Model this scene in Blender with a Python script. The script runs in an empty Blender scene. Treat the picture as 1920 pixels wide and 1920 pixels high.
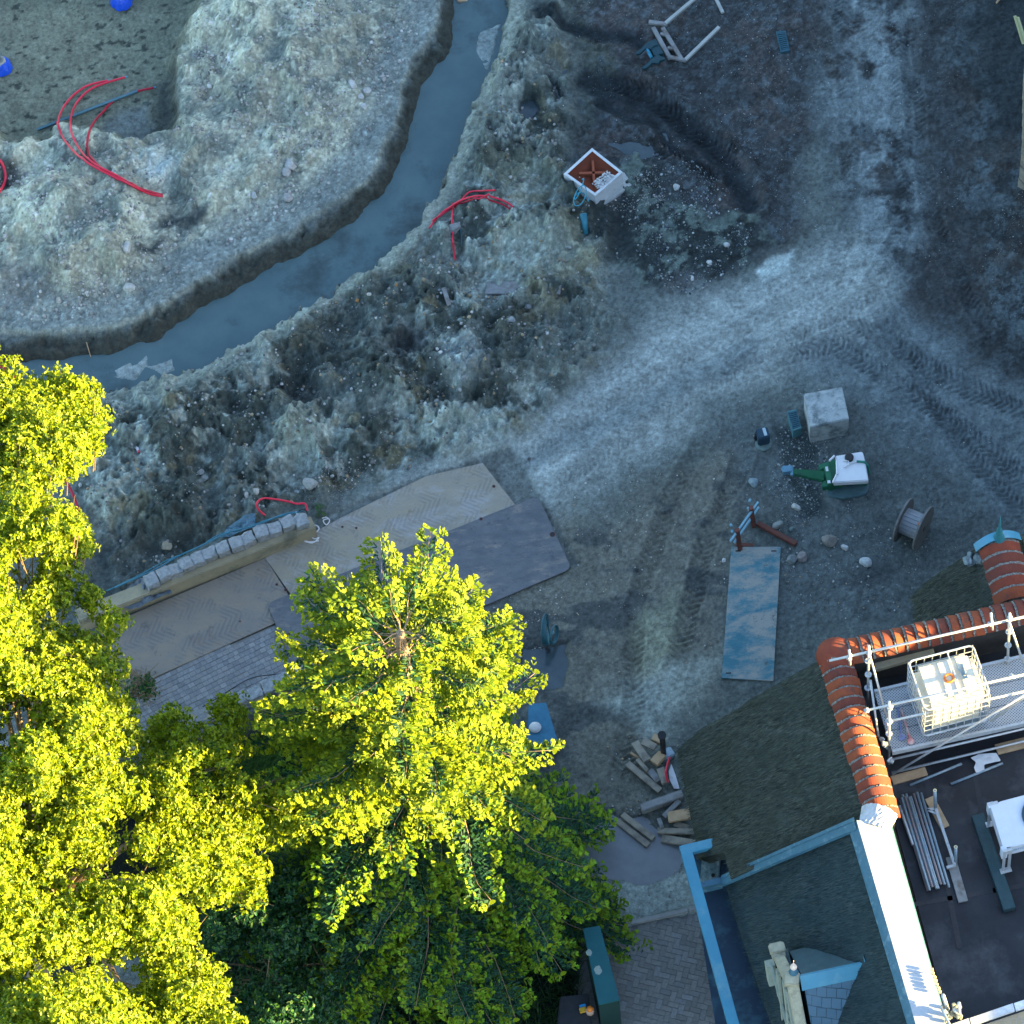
import bpy, bmesh, math, random
import numpy as np
from mathutils import Vector, Matrix
R = math.radians
PI = math.pi
SC = bpy.context.scene
COL = SC.collection
rnd = random.Random(7)
# ---------------------------------------------------------------- camera, sky, sun, exposure
FPX = 8000.0; TILT = R(30); ROLL = R(6.7); DIST = FPX / 95.0
_d = np.array([0, math.sin(TILT), -math.cos(TILT)]); _r0 = np.array([1.0, 0, 0]); _u0 = np.array([0, math.cos(TILT), math.sin(TILT)])
_r = _r0 * math.cos(ROLL) - _u0 * math.sin(ROLL); _u = _u0 * math.cos(ROLL) + _r0 * math.sin(ROLL)
_C = -_d * DIST
cam = bpy.data.cameras.new('camera'); camo = bpy.data.objects.new('camera', cam); COL.objects.link(camo)
M = Matrix(((_r[0], _u[0], -_d[0], _C[0]), (_r[1], _u[1], -_d[1], _C[1]), (_r[2], _u[2], -_d[2], _C[2]), (0, 0, 0, 1)))
camo.matrix_world = M
cam.sensor_width = 36; cam.lens = FPX / 1920 * 36; cam.clip_start = 1; cam.clip_end = 3000
SC.camera = camo

SUN_EL = R(13.5); SUN_AZ = R(-20)          # direction towards the sun, angle from +X
sdir = Vector((math.cos(SUN_EL) * math.cos(SUN_AZ), math.cos(SUN_EL) * math.sin(SUN_AZ), math.sin(SUN_EL)))
W = bpy.data.worlds.new('World'); SC.world = W; W.use_nodes = True
nt = W.node_tree; bg = nt.nodes['Background']
sky = nt.nodes.new('ShaderNodeTexSky'); sky.sky_type = 'NISHITA'; sky.sun_disc = False
sky.sun_elevation = SUN_EL; sky.sun_rotation = PI / 2 - SUN_AZ
sky.ozone_density = 1.3; sky.dust_density = 0.8; sky.air_density = 1.0
nt.links.new(sky.outputs[0], bg.inputs[0]); bg.inputs[1].default_value = 0.094
sl = bpy.data.lights.new('sun', 'SUN'); sl.energy = 5.0; sl.angle = R(0.5); sl.color = (1.0, 0.72, 0.27)
so = bpy.data.objects.new('sun', sl); COL.objects.link(so); so.rotation_euler = sdir.to_track_quat('Z', 'Y').to_euler(); so.location = sdir * 100
SC.view_settings.view_transform = 'Standard'; SC.view_settings.look = 'None'; SC.view_settings.gamma = 1
SC.view_settings.exposure = 3.12
SC.cycles.use_denoising = True
SC.cycles.max_bounces = 6; SC.cycles.diffuse_bounces = 3; SC.cycles.transmission_bounces = 4; SC.cycles.transparent_max_bounces = 6

# ---------------------------------------------------------------- survey helpers: a spot of the site from its place in the picture and its real height
def P(px, py, z=0.0):
    v = _d * FPX + _r * (px - 960) + _u * (960 - py)
    t = (z - _C[2]) / v[2]
    q = _C + v * t
    return Vector((float(q[0]), float(q[1]), float(z)))
def PJ(x, y, z=0.0):
    qx = x - _C[0]; qy = y - _C[1]; qz = z - _C[2]
    w = qx * _d[0] + qy * _d[1] + qz * _d[2]
    return 960 + FPX * (qx * _r[0] + qy * _r[1] + qz * _r[2]) / w, 960 - FPX * (qx * _u[0] + qy * _u[1] + qz * _u[2]) / w

# ---------------------------------------------------------------- noise
_rs = np.random.RandomState(5); _T = _rs.rand(256, 256)
def vn(x, y, s=0):
    x = x + s * 17.31; y = y + s * 9.77
    xi = np.floor(x).astype(int); yi = np.floor(y).astype(int); fx = x - xi; fy = y - yi
    fx = fx * fx * (3 - 2 * fx); fy = fy * fy * (3 - 2 * fy)
    a = _T[xi & 255, yi & 255]; b = _T[(xi + 1) & 255, yi & 255]; c = _T[xi & 255, (yi + 1) & 255]; d = _T[(xi + 1) & 255, (yi + 1) & 255]
    return (a * (1 - fx) + b * fx) * (1 - fy) + (c * (1 - fx) + d * fx) * fy
def fbm(x, y, sc, o=4, s=0, g=0.5):
    v = 0; a = 1; t = 0; f = 1.0 / sc
    for i in range(o):
        v = v + a * vn(x * f, y * f, s + i * 3); t += a; a *= g; f *= 2.03
    return v / t
def fb1(x, y, sc=1.0, o=3, s=0): return float(fbm(np.array([x]), np.array([y]), sc, o, s)[0])

# ---------------------------------------------------------------- materials
def _nodes(name):
    m = bpy.data.materials.new(name); m.use_nodes = True
    t = m.node_tree; b = t.nodes['Principled BSDF']; b.inputs['Specular IOR Level'].default_value = 0.3
    return m, t, b
def surf(name, c1, c2=None, sc=6.0, rough=0.8, bump=0.3, metal=0.0, detail=6, stretch=(1, 1, 1), c3=None, c3t=0.62, bsc=None, spec=0.3, bdist=0.02, coords='Object'):
    """noise between two colours of the material itself, an optional third in patches (rust, dirt), fine bump"""
    m, t, b = _nodes(name); N = t.nodes; L = t.links
    c2 = c2 or tuple(x * 0.7 for x in c1)
    tc = N.new('ShaderNodeTexCoord'); mp = N.new('ShaderNodeMapping'); mp.inputs['Scale'].default_value = stretch
    L.new(tc.outputs[coords], mp.inputs[0])
    n = N.new('ShaderNodeTexNoise'); n.inputs['Scale'].default_value = sc; n.inputs['Detail'].default_value = detail; n.inputs['Roughness'].default_value = 0.65
    L.new(mp.outputs[0], n.inputs['Vector'])
    r = N.new('ShaderNodeValToRGB'); r.color_ramp.elements[0].position = 0.33; r.color_ramp.elements[1].position = 0.67
    r.color_ramp.elements[0].color = (*c1, 1); r.color_ramp.elements[1].color = (*c2, 1)
    L.new(n.outputs[0], r.inputs[0]); out = r.outputs[0]
    if c3:
        n3 = N.new('ShaderNodeTexNoise'); n3.inputs['Scale'].default_value = sc * 0.45; n3.inputs['Detail'].default_value = 8; n3.inputs['Roughness'].default_value = 0.7
        L.new(mp.outputs[0], n3.inputs['Vector'])
        r3 = N.new('ShaderNodeValToRGB'); r3.color_ramp.elements[0].position = c3t - 0.07; r3.color_ramp.elements[1].position = c3t + 0.07
        r3.color_ramp.elements[0].color = (0, 0, 0, 1); r3.color_ramp.elements[1].color = (1, 1, 1, 1)
        L.new(n3.outputs[0], r3.inputs[0])
        mx = N.new('ShaderNodeMixRGB'); L.new(r3.outputs[0], mx.inputs[0]); L.new(out, mx.inputs[1]); mx.inputs[2].default_value = (*c3, 1); out = mx.outputs[0]
    L.new(out, b.inputs['Base Color'])
    b.inputs['Roughness'].default_value = rough; b.inputs['Metallic'].default_value = metal; b.inputs['Specular IOR Level'].default_value = spec
    if bump:
        nb = N.new('ShaderNodeTexNoise'); nb.inputs['Scale'].default_value = bsc or sc * 4; nb.inputs['Detail'].default_value = 6
        L.new(mp.outputs[0], nb.inputs['Vector'])
        bp = N.new('ShaderNodeBump'); bp.inputs['Strength'].default_value = bump; bp.inputs['Distance'].default_value = bdist
        L.new(nb.outputs[0], bp.inputs['Height']); L.new(bp.outputs[0], b.inputs['Normal'])
    return m
def attrmat(name, rough=0.85, fine=14.0, lo=0.62, hi=1.35, bump=0.6, bdist=0.02, transl=0.0, spec=0.25):
    """colour carried by the mesh (its own earth, leaf or stone colour) broken up by fine noise"""
    m, t, b = _nodes(name); N = t.nodes; L = t.links
    a = N.new('ShaderNodeAttribute'); a.attribute_name = 'Col'; out = a.outputs[0]
    tc = N.new('ShaderNodeTexCoord')
    if fine:
        n = N.new('ShaderNodeTexNoise'); n.inputs['Scale'].default_value = fine; n.inputs['Detail'].default_value = 9; n.inputs['Roughness'].default_value = 0.75
        L.new(tc.outputs['Object'], n.inputs['Vector'])
        mr = N.new('ShaderNodeMapRange'); mr.inputs[1].default_value = 0.3; mr.inputs[2].default_value = 0.7; mr.inputs[3].default_value = lo; mr.inputs[4].default_value = hi
        L.new(n.outputs[0], mr.inputs[0])
        mx = N.new('ShaderNodeVectorMath'); mx.operation = 'SCALE'; L.new(out, mx.inputs[0]); L.new(mr.outputs[0], mx.inputs['Scale']); out = mx.outputs[0]
        if bump:
            bp = N.new('ShaderNodeBump'); bp.inputs['Strength'].default_value = bump; bp.inputs['Distance'].default_value = bdist
            L.new(n.outputs[0], bp.inputs['Height']); L.new(bp.outputs[0], b.inputs['Normal'])
    L.new(out, b.inputs['Base Color']); b.inputs['Roughness'].default_value = rough; b.inputs['Specular IOR Level'].default_value = spec
    if transl:
        tr = N.new('ShaderNodeBsdfTranslucent'); L.new(out, tr.inputs[0])
        ms = N.new('ShaderNodeMixShader'); ms.inputs[0].default_value = transl
        L.new(b.outputs[0], ms.inputs[1]); L.new(tr.outputs[0], ms.inputs[2]); L.new(ms.outputs[0], N['Material Output'].inputs[0])
    return m

# ---------------------------------------------------------------- mesh building
class MB:
    def __init__(s): s.v = []; s.f = []; s.c = []; s.uv = []
    def add(s, vs, fs, col=None):
        o = len(s.v); s.v += [tuple(v) for v in vs]; s.f += [tuple(i + o for i in f) for f in fs]
        s.c += [col or (1, 1, 1)] * len(vs); return s
    def box(s, c, size, rot=None, col=None):
        c = Vector(c); hx, hy, hz = size[0] / 2, size[1] / 2, size[2] / 2
        vs = [Vector((x, y, z)) for z in (-hz, hz) for x, y in ((-hx, -hy), (hx, -hy), (hx, hy), (-hx, hy))]
        if rot is not None: vs = [rot @ v for v in vs]
        return s.add([c + v for v in vs], [(3, 2, 1, 0), (4, 5, 6, 7), (0, 1, 5, 4), (1, 2, 6, 5), (2, 3, 7, 6), (3, 0, 4, 7)], col)
    def prism(s, pts, z0, z1, col=None):
        n = len(pts); a = sum(pts[i][0] * pts[(i + 1) % n][1] - pts[(i + 1) % n][0] * pts[i][1] for i in range(n))
        if a < 0: pts = pts[::-1]
        vs = [(p[0], p[1], z0) for p in pts] + [(p[0], p[1], z1) for p in pts]
        return s.add(vs, [tuple(range(n - 1, -1, -1)), tuple(range(n, 2 * n))] + [(i, (i + 1) % n, (i + 1) % n + n, i + n) for i in range(n)], col)
    def slab(s, top, th, col=None):
        """a plate with any 3D outline as its top, thickness downwards"""
        n = len(top); vs = [Vector(p) for p in top]; vs = vs + [p - Vector((0, 0, th)) for p in vs]
        return s.add(vs, [tuple(range(n)), tuple(range(2 * n - 1, n - 1, -1))] + [(i, i + n, (i + 1) % n + n, (i + 1) % n) for i in range(n)], col)
    def beam(s, a, b, w, h, col=None, up=(0, 0, 1)):
        a = Vector(a); b = Vector(b); d = (b - a); L = d.length; d.normalize(); up = Vector(up)
        sd = d.cross(up)
        if sd.length < 1e-4: sd = d.cross(Vector((1, 0, 0)))
        sd.normalize(); u2 = sd.cross(d)
        rot = Matrix((d, -sd, u2)).transposed()
        return s.box((a + b) / 2, (L, w, h), rot, col)
    def tube(s, pts, r, seg=8, col=None, cap=True, hollow=False):
        pts = [Vector(p) for p in pts]; n = len(pts); rr = r if isinstance(r, (list, tuple)) else [r] * n
        vs = []; t0 = (pts[1] - pts[0]).normalized(); nn = t0.orthogonal().normalized()
        for i, p in enumerate(pts):
            t = ((pts[min(i + 1, n - 1)] - pts[max(i - 1, 0)])).normalized()
            nn = (nn - t * nn.dot(t)).normalized(); bb = t.cross(nn)
            vs += [p + (nn * math.cos(2 * PI * k / seg) + bb * math.sin(2 * PI * k / seg)) * rr[i] for k in range(seg)]
        fs = [(i * seg + k, i * seg + (k + 1) % seg, (i + 1) * seg + (k + 1) % seg, (i + 1) * seg + k) for i in range(n - 1) for k in range(seg)]
        if cap: fs += [tuple(range(seg - 1, -1, -1)), tuple(range((n - 1) * seg, n * seg))]
        return s.add(vs, fs, col)
    def cyl(s, a, b, r, seg=20, r2=None, col=None):
        return s.tube([a, b], [r, r if r2 is None else r2], seg, col)
    def lathe(s, c, prof, seg=20, axis=None, col=None):
        c = Vector(c); vs = []
        q = Vector((0, 0, 1)).rotation_difference(Vector(axis)) if axis else None
        for r, z in prof:
            for k in range(seg):
                v = Vector((r * math.cos(2 * PI * k / seg), r * math.sin(2 * PI * k / seg), z))
                vs.append(c + (q @ v if q else v))
        n = len(prof)
        fs = [(i * seg + k, i * seg + (k + 1) % seg, (i + 1) * seg + (k + 1) % seg, (i + 1) * seg + k) for i in range(n - 1) for k in range(seg)]
        return s.add(vs, fs + [tuple(range(seg - 1, -1, -1)), tuple(range((n - 1) * seg, n * seg))], col)
    def ring(s, c, R1, r, seg=40, axis=None, s2=8, col=None):
        c = Vector(c); q = Vector((0, 0, 1)).rotation_difference(Vector(axis)) if axis else None
        vs = []
        for k in range(seg):
            for j in range(s2):
                a = 2 * PI * k / seg; b = 2 * PI * j / s2
                v = Vector(((R1 + r * math.cos(b)) * math.cos(a), (R1 + r * math.cos(b)) * math.sin(a), r * math.sin(b)))
                vs.append(c + (q @ v if q else v))
        return s.add(vs, [(k * s2 + j, ((k + 1) % seg) * s2 + j, ((k + 1) % seg) * s2 + (j + 1) % s2, k * s2 + (j + 1) % s2) for k in range(seg) for j in range(s2)], col)
    def build(s, name, mat, parent=None, bevel=0, smooth=False, jit=0, sub=0, origin=None):
        o0 = Vector(parent_world(parent)) if parent else Vector(origin if origin is not None else (0, 0, 0))
        me = bpy.data.meshes.new(name); me.from_pydata([tuple(Vector(v) - o0) for v in s.v], [], s.f)
        if any(c != (1, 1, 1) for c in s.c):
            ca = me.color_attributes.new('Col', 'FLOAT_COLOR', 'POINT')
            ca.data.foreach_set('color', np.array([(*c, 1) for c in s.c], dtype=np.float32).ravel())
        if bevel or sub or jit:
            bm = bmesh.new(); bm.from_mesh(me)
            if sub: bmesh.ops.subdivide_edges(bm, edges=bm.edges[:], cuts=sub, use_grid_fill=True)
            if bevel: bmesh.ops.bevel(bm, geom=bm.edges[:], offset=bevel, segments=2, affect='EDGES', clamp_overlap=True)
            if jit:
                for v in bm.verts: v.co += Vector((rnd.uniform(-1, 1), rnd.uniform(-1, 1), rnd.uniform(-1, 1))) * jit
            bm.to_mesh(me); bm.free()
        me.materials.append(mat)
        if smooth:
            me.polygons.foreach_set('use_smooth', [True] * len(me.polygons))
        ob = bpy.data.objects.new(name, me); COL.objects.link(ob)
        if parent: ob.parent = parent
        else: ob.location = o0
        return ob
def parent_world(p):
    l = Vector((0, 0, 0))
    while p: l += p.location; p = p.parent
    return l
def tag(o, label=None, cat=None, group=None, kind=None):
    for k, v in (('label', label), ('category', cat), ('group', group), ('kind', kind)):
        if v: o[k] = v
    return o
def thing(name, label, cat, loc, group=None):
    o = bpy.data.objects.new(name, None); o.empty_display_size = 0.2; COL.objects.link(o); o.location = loc
    return tag(o, label, cat, group)
def fast_mesh(name, V, Fq, mat, cols=None, parent=None, smooth=False, origin=(0, 0, 0), uv=None):
    """V (n,3) array, Fq (m,k) index array"""
    o0 = parent_world(parent) if parent else Vector(origin)
    V = np.asarray(V, dtype=np.float32) - np.array(o0, dtype=np.float32)
    me = bpy.data.meshes.new(name); k = Fq.shape[1]
    me.vertices.add(len(V)); me.vertices.foreach_set('co', V.ravel())
    me.loops.add(Fq.size); me.loops.foreach_set('vertex_index', Fq.ravel().astype(np.int32))
    me.polygons.add(len(Fq)); me.polygons.foreach_set('loop_start', (np.arange(len(Fq)) * k).astype(np.int32))
    me.polygons.foreach_set('use_smooth', np.full(len(Fq), smooth))
    if cols is not None:
        ca = me.color_attributes.new('Col', 'FLOAT_COLOR', 'POINT')
        ca.data.foreach_set('color', np.hstack([np.asarray(cols), np.ones((len(V), 1))]).astype(np.float32).ravel())
    if uv is not None:
        ul = me.uv_layers.new(name='UVMap'); ul.data.foreach_set('uv', np.asarray(uv)[Fq.ravel()].astype(np.float32).ravel())
    me.update(calc_edges=True); me.validate()
    me.materials.append(mat); ob = bpy.data.objects.new(name, me); COL.objects.link(ob)
    if parent: ob.parent = parent
    else: ob.location = o0
    return ob
def spline(pts, n=8):
    pts = [Vector(p) for p in pts]; out = []
    for i in range(len(pts) - 1):
        p0 = pts[max(i - 1, 0)]; p1 = pts[i]; p2 = pts[i + 1]; p3 = pts[min(i + 2, len(pts) - 1)]
        for k in range(n):
            t = k / n
            out.append(0.5 * ((2 * p1) + (p2 - p0) * t + (2 * p0 - 5 * p1 + 4 * p2 - p3) * t * t + (3 * p1 - p0 - 3 * p2 + p3) * t ** 3))
    out.append(pts[-1]); return out
# ---------------------------------------------------------------- terrain: one graded sheet
def seg_d(U, V, pts, closed=False):
    n = len(pts); best = np.full(U.shape, 1e9); al = np.zeros(U.shape); sg = np.zeros(U.shape); L = 0.0
    for i in range(n if closed else n - 1):
        ax, ay = pts[i]; bx, by = pts[(i + 1) % n]; dx, dy = bx - ax, by - ay; l = math.hypot(dx, dy)
        t = np.clip(((U - ax) * dx + (V - ay) * dy) / (l * l), 0, 1)
        ex = U - ax - t * dx; ey = V - ay - t * dy; d = np.sqrt(ex * ex + ey * ey)
        m = d < best; best = np.where(m, d, best); al = np.where(m, L + t * l, al); sg = np.where(m, np.sign(dx * ey - dy * ex), sg); L += l
    return best, al, sg
def inside(U, V, pts):
    c = np.zeros(U.shape, bool); n = len(pts)
    for i in range(n):
        x1, y1 = pts[i]; x2, y2 = pts[(i + 1) % n]
        if y1 == y2: continue
        c ^= ((V > y1) != (V > y2)) & (U < (x2 - x1) * (V - y1) / (y2 - y1) + x1)
    return c
def sdp(U, V, pts):
    d, _, _ = seg_d(U, V, pts, True); return np.where(inside(U, V, pts), d, -d)
def ss(x, a, b):
    t = np.clip((x - a) / (b - a), 0, 1); return t * t * (3 - 2 * t)

LRIM = [(-400, 640), (0, 640), (100, 633), (200, 623), (283, 590), (350, 545), (433, 500), (500, 465), (583, 417), (640, 380), (665, 355), (697, 333), (723, 283), (748, 217), (752, 167), (780, 110), (815, 67), (822, 0), (822, -400)]
RRIM = [(955, -400), (955, 0), (948, 60), (930, 130), (905, 170), (880, 240), (860, 280), (840, 320), (815, 370), (770, 430), (740, 470), (690, 507), (640, 535), (560, 590), (500, 622), (430, 662), (340, 700), (250, 727), (180, 738), (100, 742), (-400, 745)]
TRENCH = LRIM + RRIM
PIT = [(392, -400), (392, 10), (372, 60), (350, 120), (338, 160), (345, 205), (325, 250), (300, 268), (200, 272), (120, 255), (60, 266), (-400, 262), (-400, -400)]
def line_w(a): return [P(x, y)[:2] for x, y in a]
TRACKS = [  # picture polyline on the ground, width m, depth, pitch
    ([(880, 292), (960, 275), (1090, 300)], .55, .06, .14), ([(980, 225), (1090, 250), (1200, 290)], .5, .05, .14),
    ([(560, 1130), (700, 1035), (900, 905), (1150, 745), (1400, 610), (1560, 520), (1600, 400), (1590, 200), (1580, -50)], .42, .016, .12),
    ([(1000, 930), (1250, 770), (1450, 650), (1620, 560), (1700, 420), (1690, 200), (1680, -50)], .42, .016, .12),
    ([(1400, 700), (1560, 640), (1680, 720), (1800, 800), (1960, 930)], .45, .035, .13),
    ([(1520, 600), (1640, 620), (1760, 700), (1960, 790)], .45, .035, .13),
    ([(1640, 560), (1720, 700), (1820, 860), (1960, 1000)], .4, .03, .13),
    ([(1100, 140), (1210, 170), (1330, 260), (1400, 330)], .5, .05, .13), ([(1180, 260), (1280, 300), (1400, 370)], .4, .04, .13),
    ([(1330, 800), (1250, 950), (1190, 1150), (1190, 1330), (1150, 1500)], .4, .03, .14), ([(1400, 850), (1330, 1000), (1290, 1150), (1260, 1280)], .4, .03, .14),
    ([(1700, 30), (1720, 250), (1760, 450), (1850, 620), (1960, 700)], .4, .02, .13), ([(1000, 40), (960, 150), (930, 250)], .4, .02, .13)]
BRIDGE = [(-400, 1290), (215, 1125), (590, 965), (960, 830), (1090, 1060), (860, 1150), (560, 1290), (440, 1345), (-400, 1640)]
RIVER = [(-500, 1670), (440, 1352), (560, 1300), (660, 1310), (700, 1420), (560, 1600), (300, 1760), (-500, 2100)]
RUBBLE = []     # (polygon, stones per m2, size, pale)
def graded(lo, hi, step, far):
    a = list(np.arange(lo, hi + 1e-6, step)); s = step; x = a[-1]; up = []
    while x < far: s *= 1.35; x += s; up.append(x)
    s = step; x = a[0]; dn = []
    while x > -far: s *= 1.35; x -= s; dn.append(x)
    return np.array(dn[::-1] + a + up)
def terrain(X, Y):
    U, V = PJ(X, Y)
    wu = (fbm(X, Y, .5, 4, 1) - .5) * 40; wv = (fbm(X, Y, .5, 4, 2) - .5) * 40
    wu2 = (fbm(X, Y, 1.6, 5, 11, .6) - .5) * 190; wv2 = (fbm(X, Y, 1.6, 5, 12, .6) - .5) * 190
    def m(poly, soft=20, wob=1.0, big=0.0): return ss(sdp(U + wu * wob + wu2 * big, V + wv * wob + wv2 * big, poly), -soft, soft)
    H = (fbm(X, Y, .35, 4, 3) - .5) * .05
    n1 = fbm(X, Y, 1.3, 5, 4, .6); n2 = fbm(X, Y, .25, 4, 6, .6); n3 = fbm(X, Y, .09, 3, 8, .6)
    Cc = np.array([.125, .125, .120])[None, :] * np.ones((X.size, 1))
    Cc *= (.72 + .56 * n1)[:, None]
    def paint(msk, col, k=1.0):
        nonlocal Cc
        Cc = Cc * (1 - (msk * k)[:, None]) + np.array(col)[None, :] * (msk * k)[:, None] * (.75 + .5 * n2)[:, None]
    # right yard, dark damp soil with dried dust, vignette painted into its upper corner
    dark = m([(1080, -300), (1560, -300), (1540, 200), (1480, 400), (1300, 560), (1180, 470), (1100, 330)], 35, 1, .5)
    paint(dark, (.056, .052, .058), .9); paint(dark * ss(fbm(X, Y, .8, 5, 207, .65), .50, .60), (.095, .072, .070), .75)
    paint(m([(1040, -200), (1130, -200), (1110, 60), (1180, 140), (1110, 260), (1090, 130)], 25, 1, .5), (.10, .105, .085), .7)
    dr = ss(-seg_d(U + wu2 * 1.2, V + wv2 * 1.2, [(1750, -200), (1750, 200), (1700, 380), (1740, 520), (1830, 680), (1960, 760)])[0] + (fbm(X, Y, .35, 5, 230, .7) - .5) * 150, -120, -10)
    right = m([(1500, -300), (2100, -300), (2100, 1100), (1750, 900), (1600, 500)], 60, 1, .8)
    paint(right, (.092, .100, .112), .85)
    spk = ss(fbm(X, Y, .5, 5, 21, .7), .5, .6) * right; paint(spk, (.045, .043, .046), .85); paint(np.maximum(right, dark) * ss(fbm(X, Y, .14, 4, 22, .75), .54, .62), (.11, .125, .14), .55); paint(np.maximum(right, dark) * ss(fbm(X, Y, .16, 4, 24, .75), .55, .63), (.035, .030, .030), .6)
    paint(right * ss(fbm(X, Y, .9, 5, 208, .65), .52, .60), (.070, .050, .046), .55)
    paint(dr, (.058, .054, .058), .6)
    paint(m([(1800, -300), (2200, -300), (2200, 300), (1860, 260)], 40, 1, .8), (.038, .044, .050), .8)  # dark corner soil, with lens falloff put into its colour
    # pale dusty haul road
    tr = ss(-seg_d(U + wu2 * .5, V + wv2 * .5, [(700, 1040), (960, 900), (1200, 745), (1420, 610), (1560, 540)])[0], -150, -35)
    tr2 = ss(-seg_d(U + wu2 * .55, V + wv2 * .55, [(1560, 540), (1640, 420), (1640, 180), (1640, -200)])[0], -125, -20) * ss(fbm(X, Y, .6, 5, 31, .65), .34, .52)
    tr3 = ss(-seg_d(U + wu2 * .5, V + wv2 * .5, [(1500, 590), (1700, 720), (1960, 900)])[0], -150, -60)
    paint(tr3, (.15, .158, .17), .85); paint(tr2, (.20, .205, .215), .9); paint(tr, (.30, .285, .275), .92)
    paint(m([(1415, 505), (1490, 465), (1480, 500), (1430, 525)], 6, .4), (.33, .33, .32), .9)
    paint(m([(1340, 790), (1650, 760), (1800, 900), (1840, 1010), (1700, 1200), (1450, 1200), (1380, 1000)], 50, 1, .6), (.105, .108, .112), .8)
    paint(ss(-seg_d(U + wu, V + wv, [(930, 900), (1120, 800), (1330, 690), (1420, 650)])[0], -30, -5), (.135, .145, .155), .6)
    # mud in front of the house and by the trees
    mud = m([(930, 1010), (1120, 960), (1350, 850), (1440, 960), (1380, 1120), (1340, 1300), (1240, 1400), (1260, 1560), (1090, 1560), (960, 1240)], 50, 1, .6)
    paint(mud, (.165, .138, .115), .8)
    st = ss(fbm(X * .5 + Y * .1, Y * 1.0, .55, 4, 41, .6), .52, .62); paint(st * mud, (.07, .07, .075), .75)
    paint(m([(1210, 1130), (1290, 1090), (1280, 1200), (1250, 1260), (1180, 1260)], 30, 1, .4), (.25, .225, .165), .7)
    paint(m([(1180, 1270), (1350, 1230), (1290, 1330), (1230, 1400), (1120, 1300)], 40, 1, .4), (.30, .29, .265), .7)
    paint(m([(1080, 1680), (1300, 1620), (1400, 1690), (1110, 1760)], 12, 1, .1), (.30, .295, .28), .85)
    # spoil heaps between trench and bridge
    heap = m([(190, 745), (430, 690), (640, 560), (860, 400), (960, 60), (1060, 20), (1060, 300), (1140, 420), (1140, 640), (1000, 790), (880, 850), (560, 940), (240, 1110), (120, 900)], 30, 1, .3)
    paint(heap, (.165, .165, .15), .85)
    lump = fbm(X, Y, 1.1, 5, 51, .55); H = H + heap * (lump - .5) * .85 + heap * (1 - 2 * np.abs(fbm(X, Y, 1.0, 5, 55, .6) - .5)) ** 4 * .45
    paint(heap * ss(fbm(X, Y, .9, 5, 61, .65), .50, .60), (.30, .295, .27), .8)
    paint(heap * ss(fbm(X, Y, .8, 5, 62, .65), .53, .60), (.065, .07, .062), .85)
    paint(heap * ss(fbm(X, Y, .7, 5, 63, .65), .60, .66), (.20, .155, .095), .55)
    def mound(cx, cy, r, h, col=None, k=.8):
        nonlocal H
        d = np.sqrt((U + wu - cx) ** 2 + ((V + wv - cy) * 1.15) ** 2); q = ss(-d, -r, -r * .12); H = H + q * h
        if col: paint(q, col, k)
    mound(970, 670, 110, .35, (.105, .11, .10)); mound(870, 700, 75, .40, (.27, .275, .28)); mound(690, 760, 90, .30)
    mound(560, 810, 80, .35, (.25, .24, .20)); mound(450, 790, 60, .35); mound(1010, 480, 120, .30, (.235, .23, .20), .7); mound(310, 830, 90, .3)
    mound(760, 655, 70, -.25, (.055, .05, .055)); mound(1100, 500, 55, .2, (.25, .21, .14), .7); mound(560, 730, 60, -.2, (.06, .06, .06)); mound(390, 960, 70, -.15, (.075, .08, .08)); mound(820, 740, 40, -.15, (.06, .065, .06))
    paint(m([(640, 560), (720, 520), (760, 600), (660, 700), (560, 720), (540, 660)], 25, 1, .3), (.085, .09, .085), .7); paint(m([(200, 745), (330, 715), (320, 770), (210, 790)], 20, 1), (.30, .29, .26), .7); paint(m([(920, 300), (1050, 310), (1050, 360), (950, 350)], 20, 1, .2), (.21, .20, .155), .7)
    # the strip of firm pale ground on the far side of the trench
    rr = seg_d(U + wu * .5, V + wv * .5, RRIM)[0]; paint(ss(-rr, -42, -12) * ss(U - V * .2, -50, 260), (.27, .25, .21), .8)
    # sand bank
    bank = m([(-600, -600), (825, -600), (825, 0), (815, 60), (752, 170), (748, 220), (700, 330), (640, 380), (430, 500), (283, 590), (200, 622), (-600, 640)], 5, .5)
    paint(bank, (.305, .265, .21), .95)
    bench = ss(-seg_d(U + wu * 1.5, V + wv * 1.5, LRIM)[0], -125, -70)
    ridge = 1 - 2 * np.abs(fbm(X, Y, 1.3, 4, 74, .55) - .5)
    H = H + bank * (.10 + (fbm(X, Y, 1.5, 5, 71, .55) - .5) * .55 * (1 - bench) + (ridge ** 3) * .38 * (1 - bench))
    paint(bank * ss(fbm(X, Y, 1.0, 6, 72, .68), .50, .60), (.42, .375, .295), .8)
    paint(bank * ss(fbm(X, Y, .8, 6, 73, .68), .55, .62), (.16, .16, .145), .8)
    edge = ss(-seg_d(U + wu, V + wv, LRIM)[0], -95, -30) * bank; paint(edge, (.185, .185, .18), .85)
    paint(m([(300, 415), (390, 395), (380, 420), (300, 440)], 12, 1), (.05, .055, .06), .9); paint(m([(245, 470), (310, 462), (290, 490), (250, 488)], 12, 1), (.05, .055, .06), .9)
    paint(m([(0, 510), (90, 500), (100, 560), (0, 600)], 15, 1), (.17, .16, .155), .8); paint(m([(0, 300), (40, 320), (40, 370), (0, 380)], 12, 1), (.06, .06, .06), .9)
    mound(520, 120, 170, .50); mound(620, 190, 110, .30); mound(450, 60, 90, .3); mound(170, 440, 170, .55); mound(90, 400, 90, .3); mound(300, 330, 60, .15, (.36, .355, .34)); mound(400, 260, 90, .2)
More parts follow.
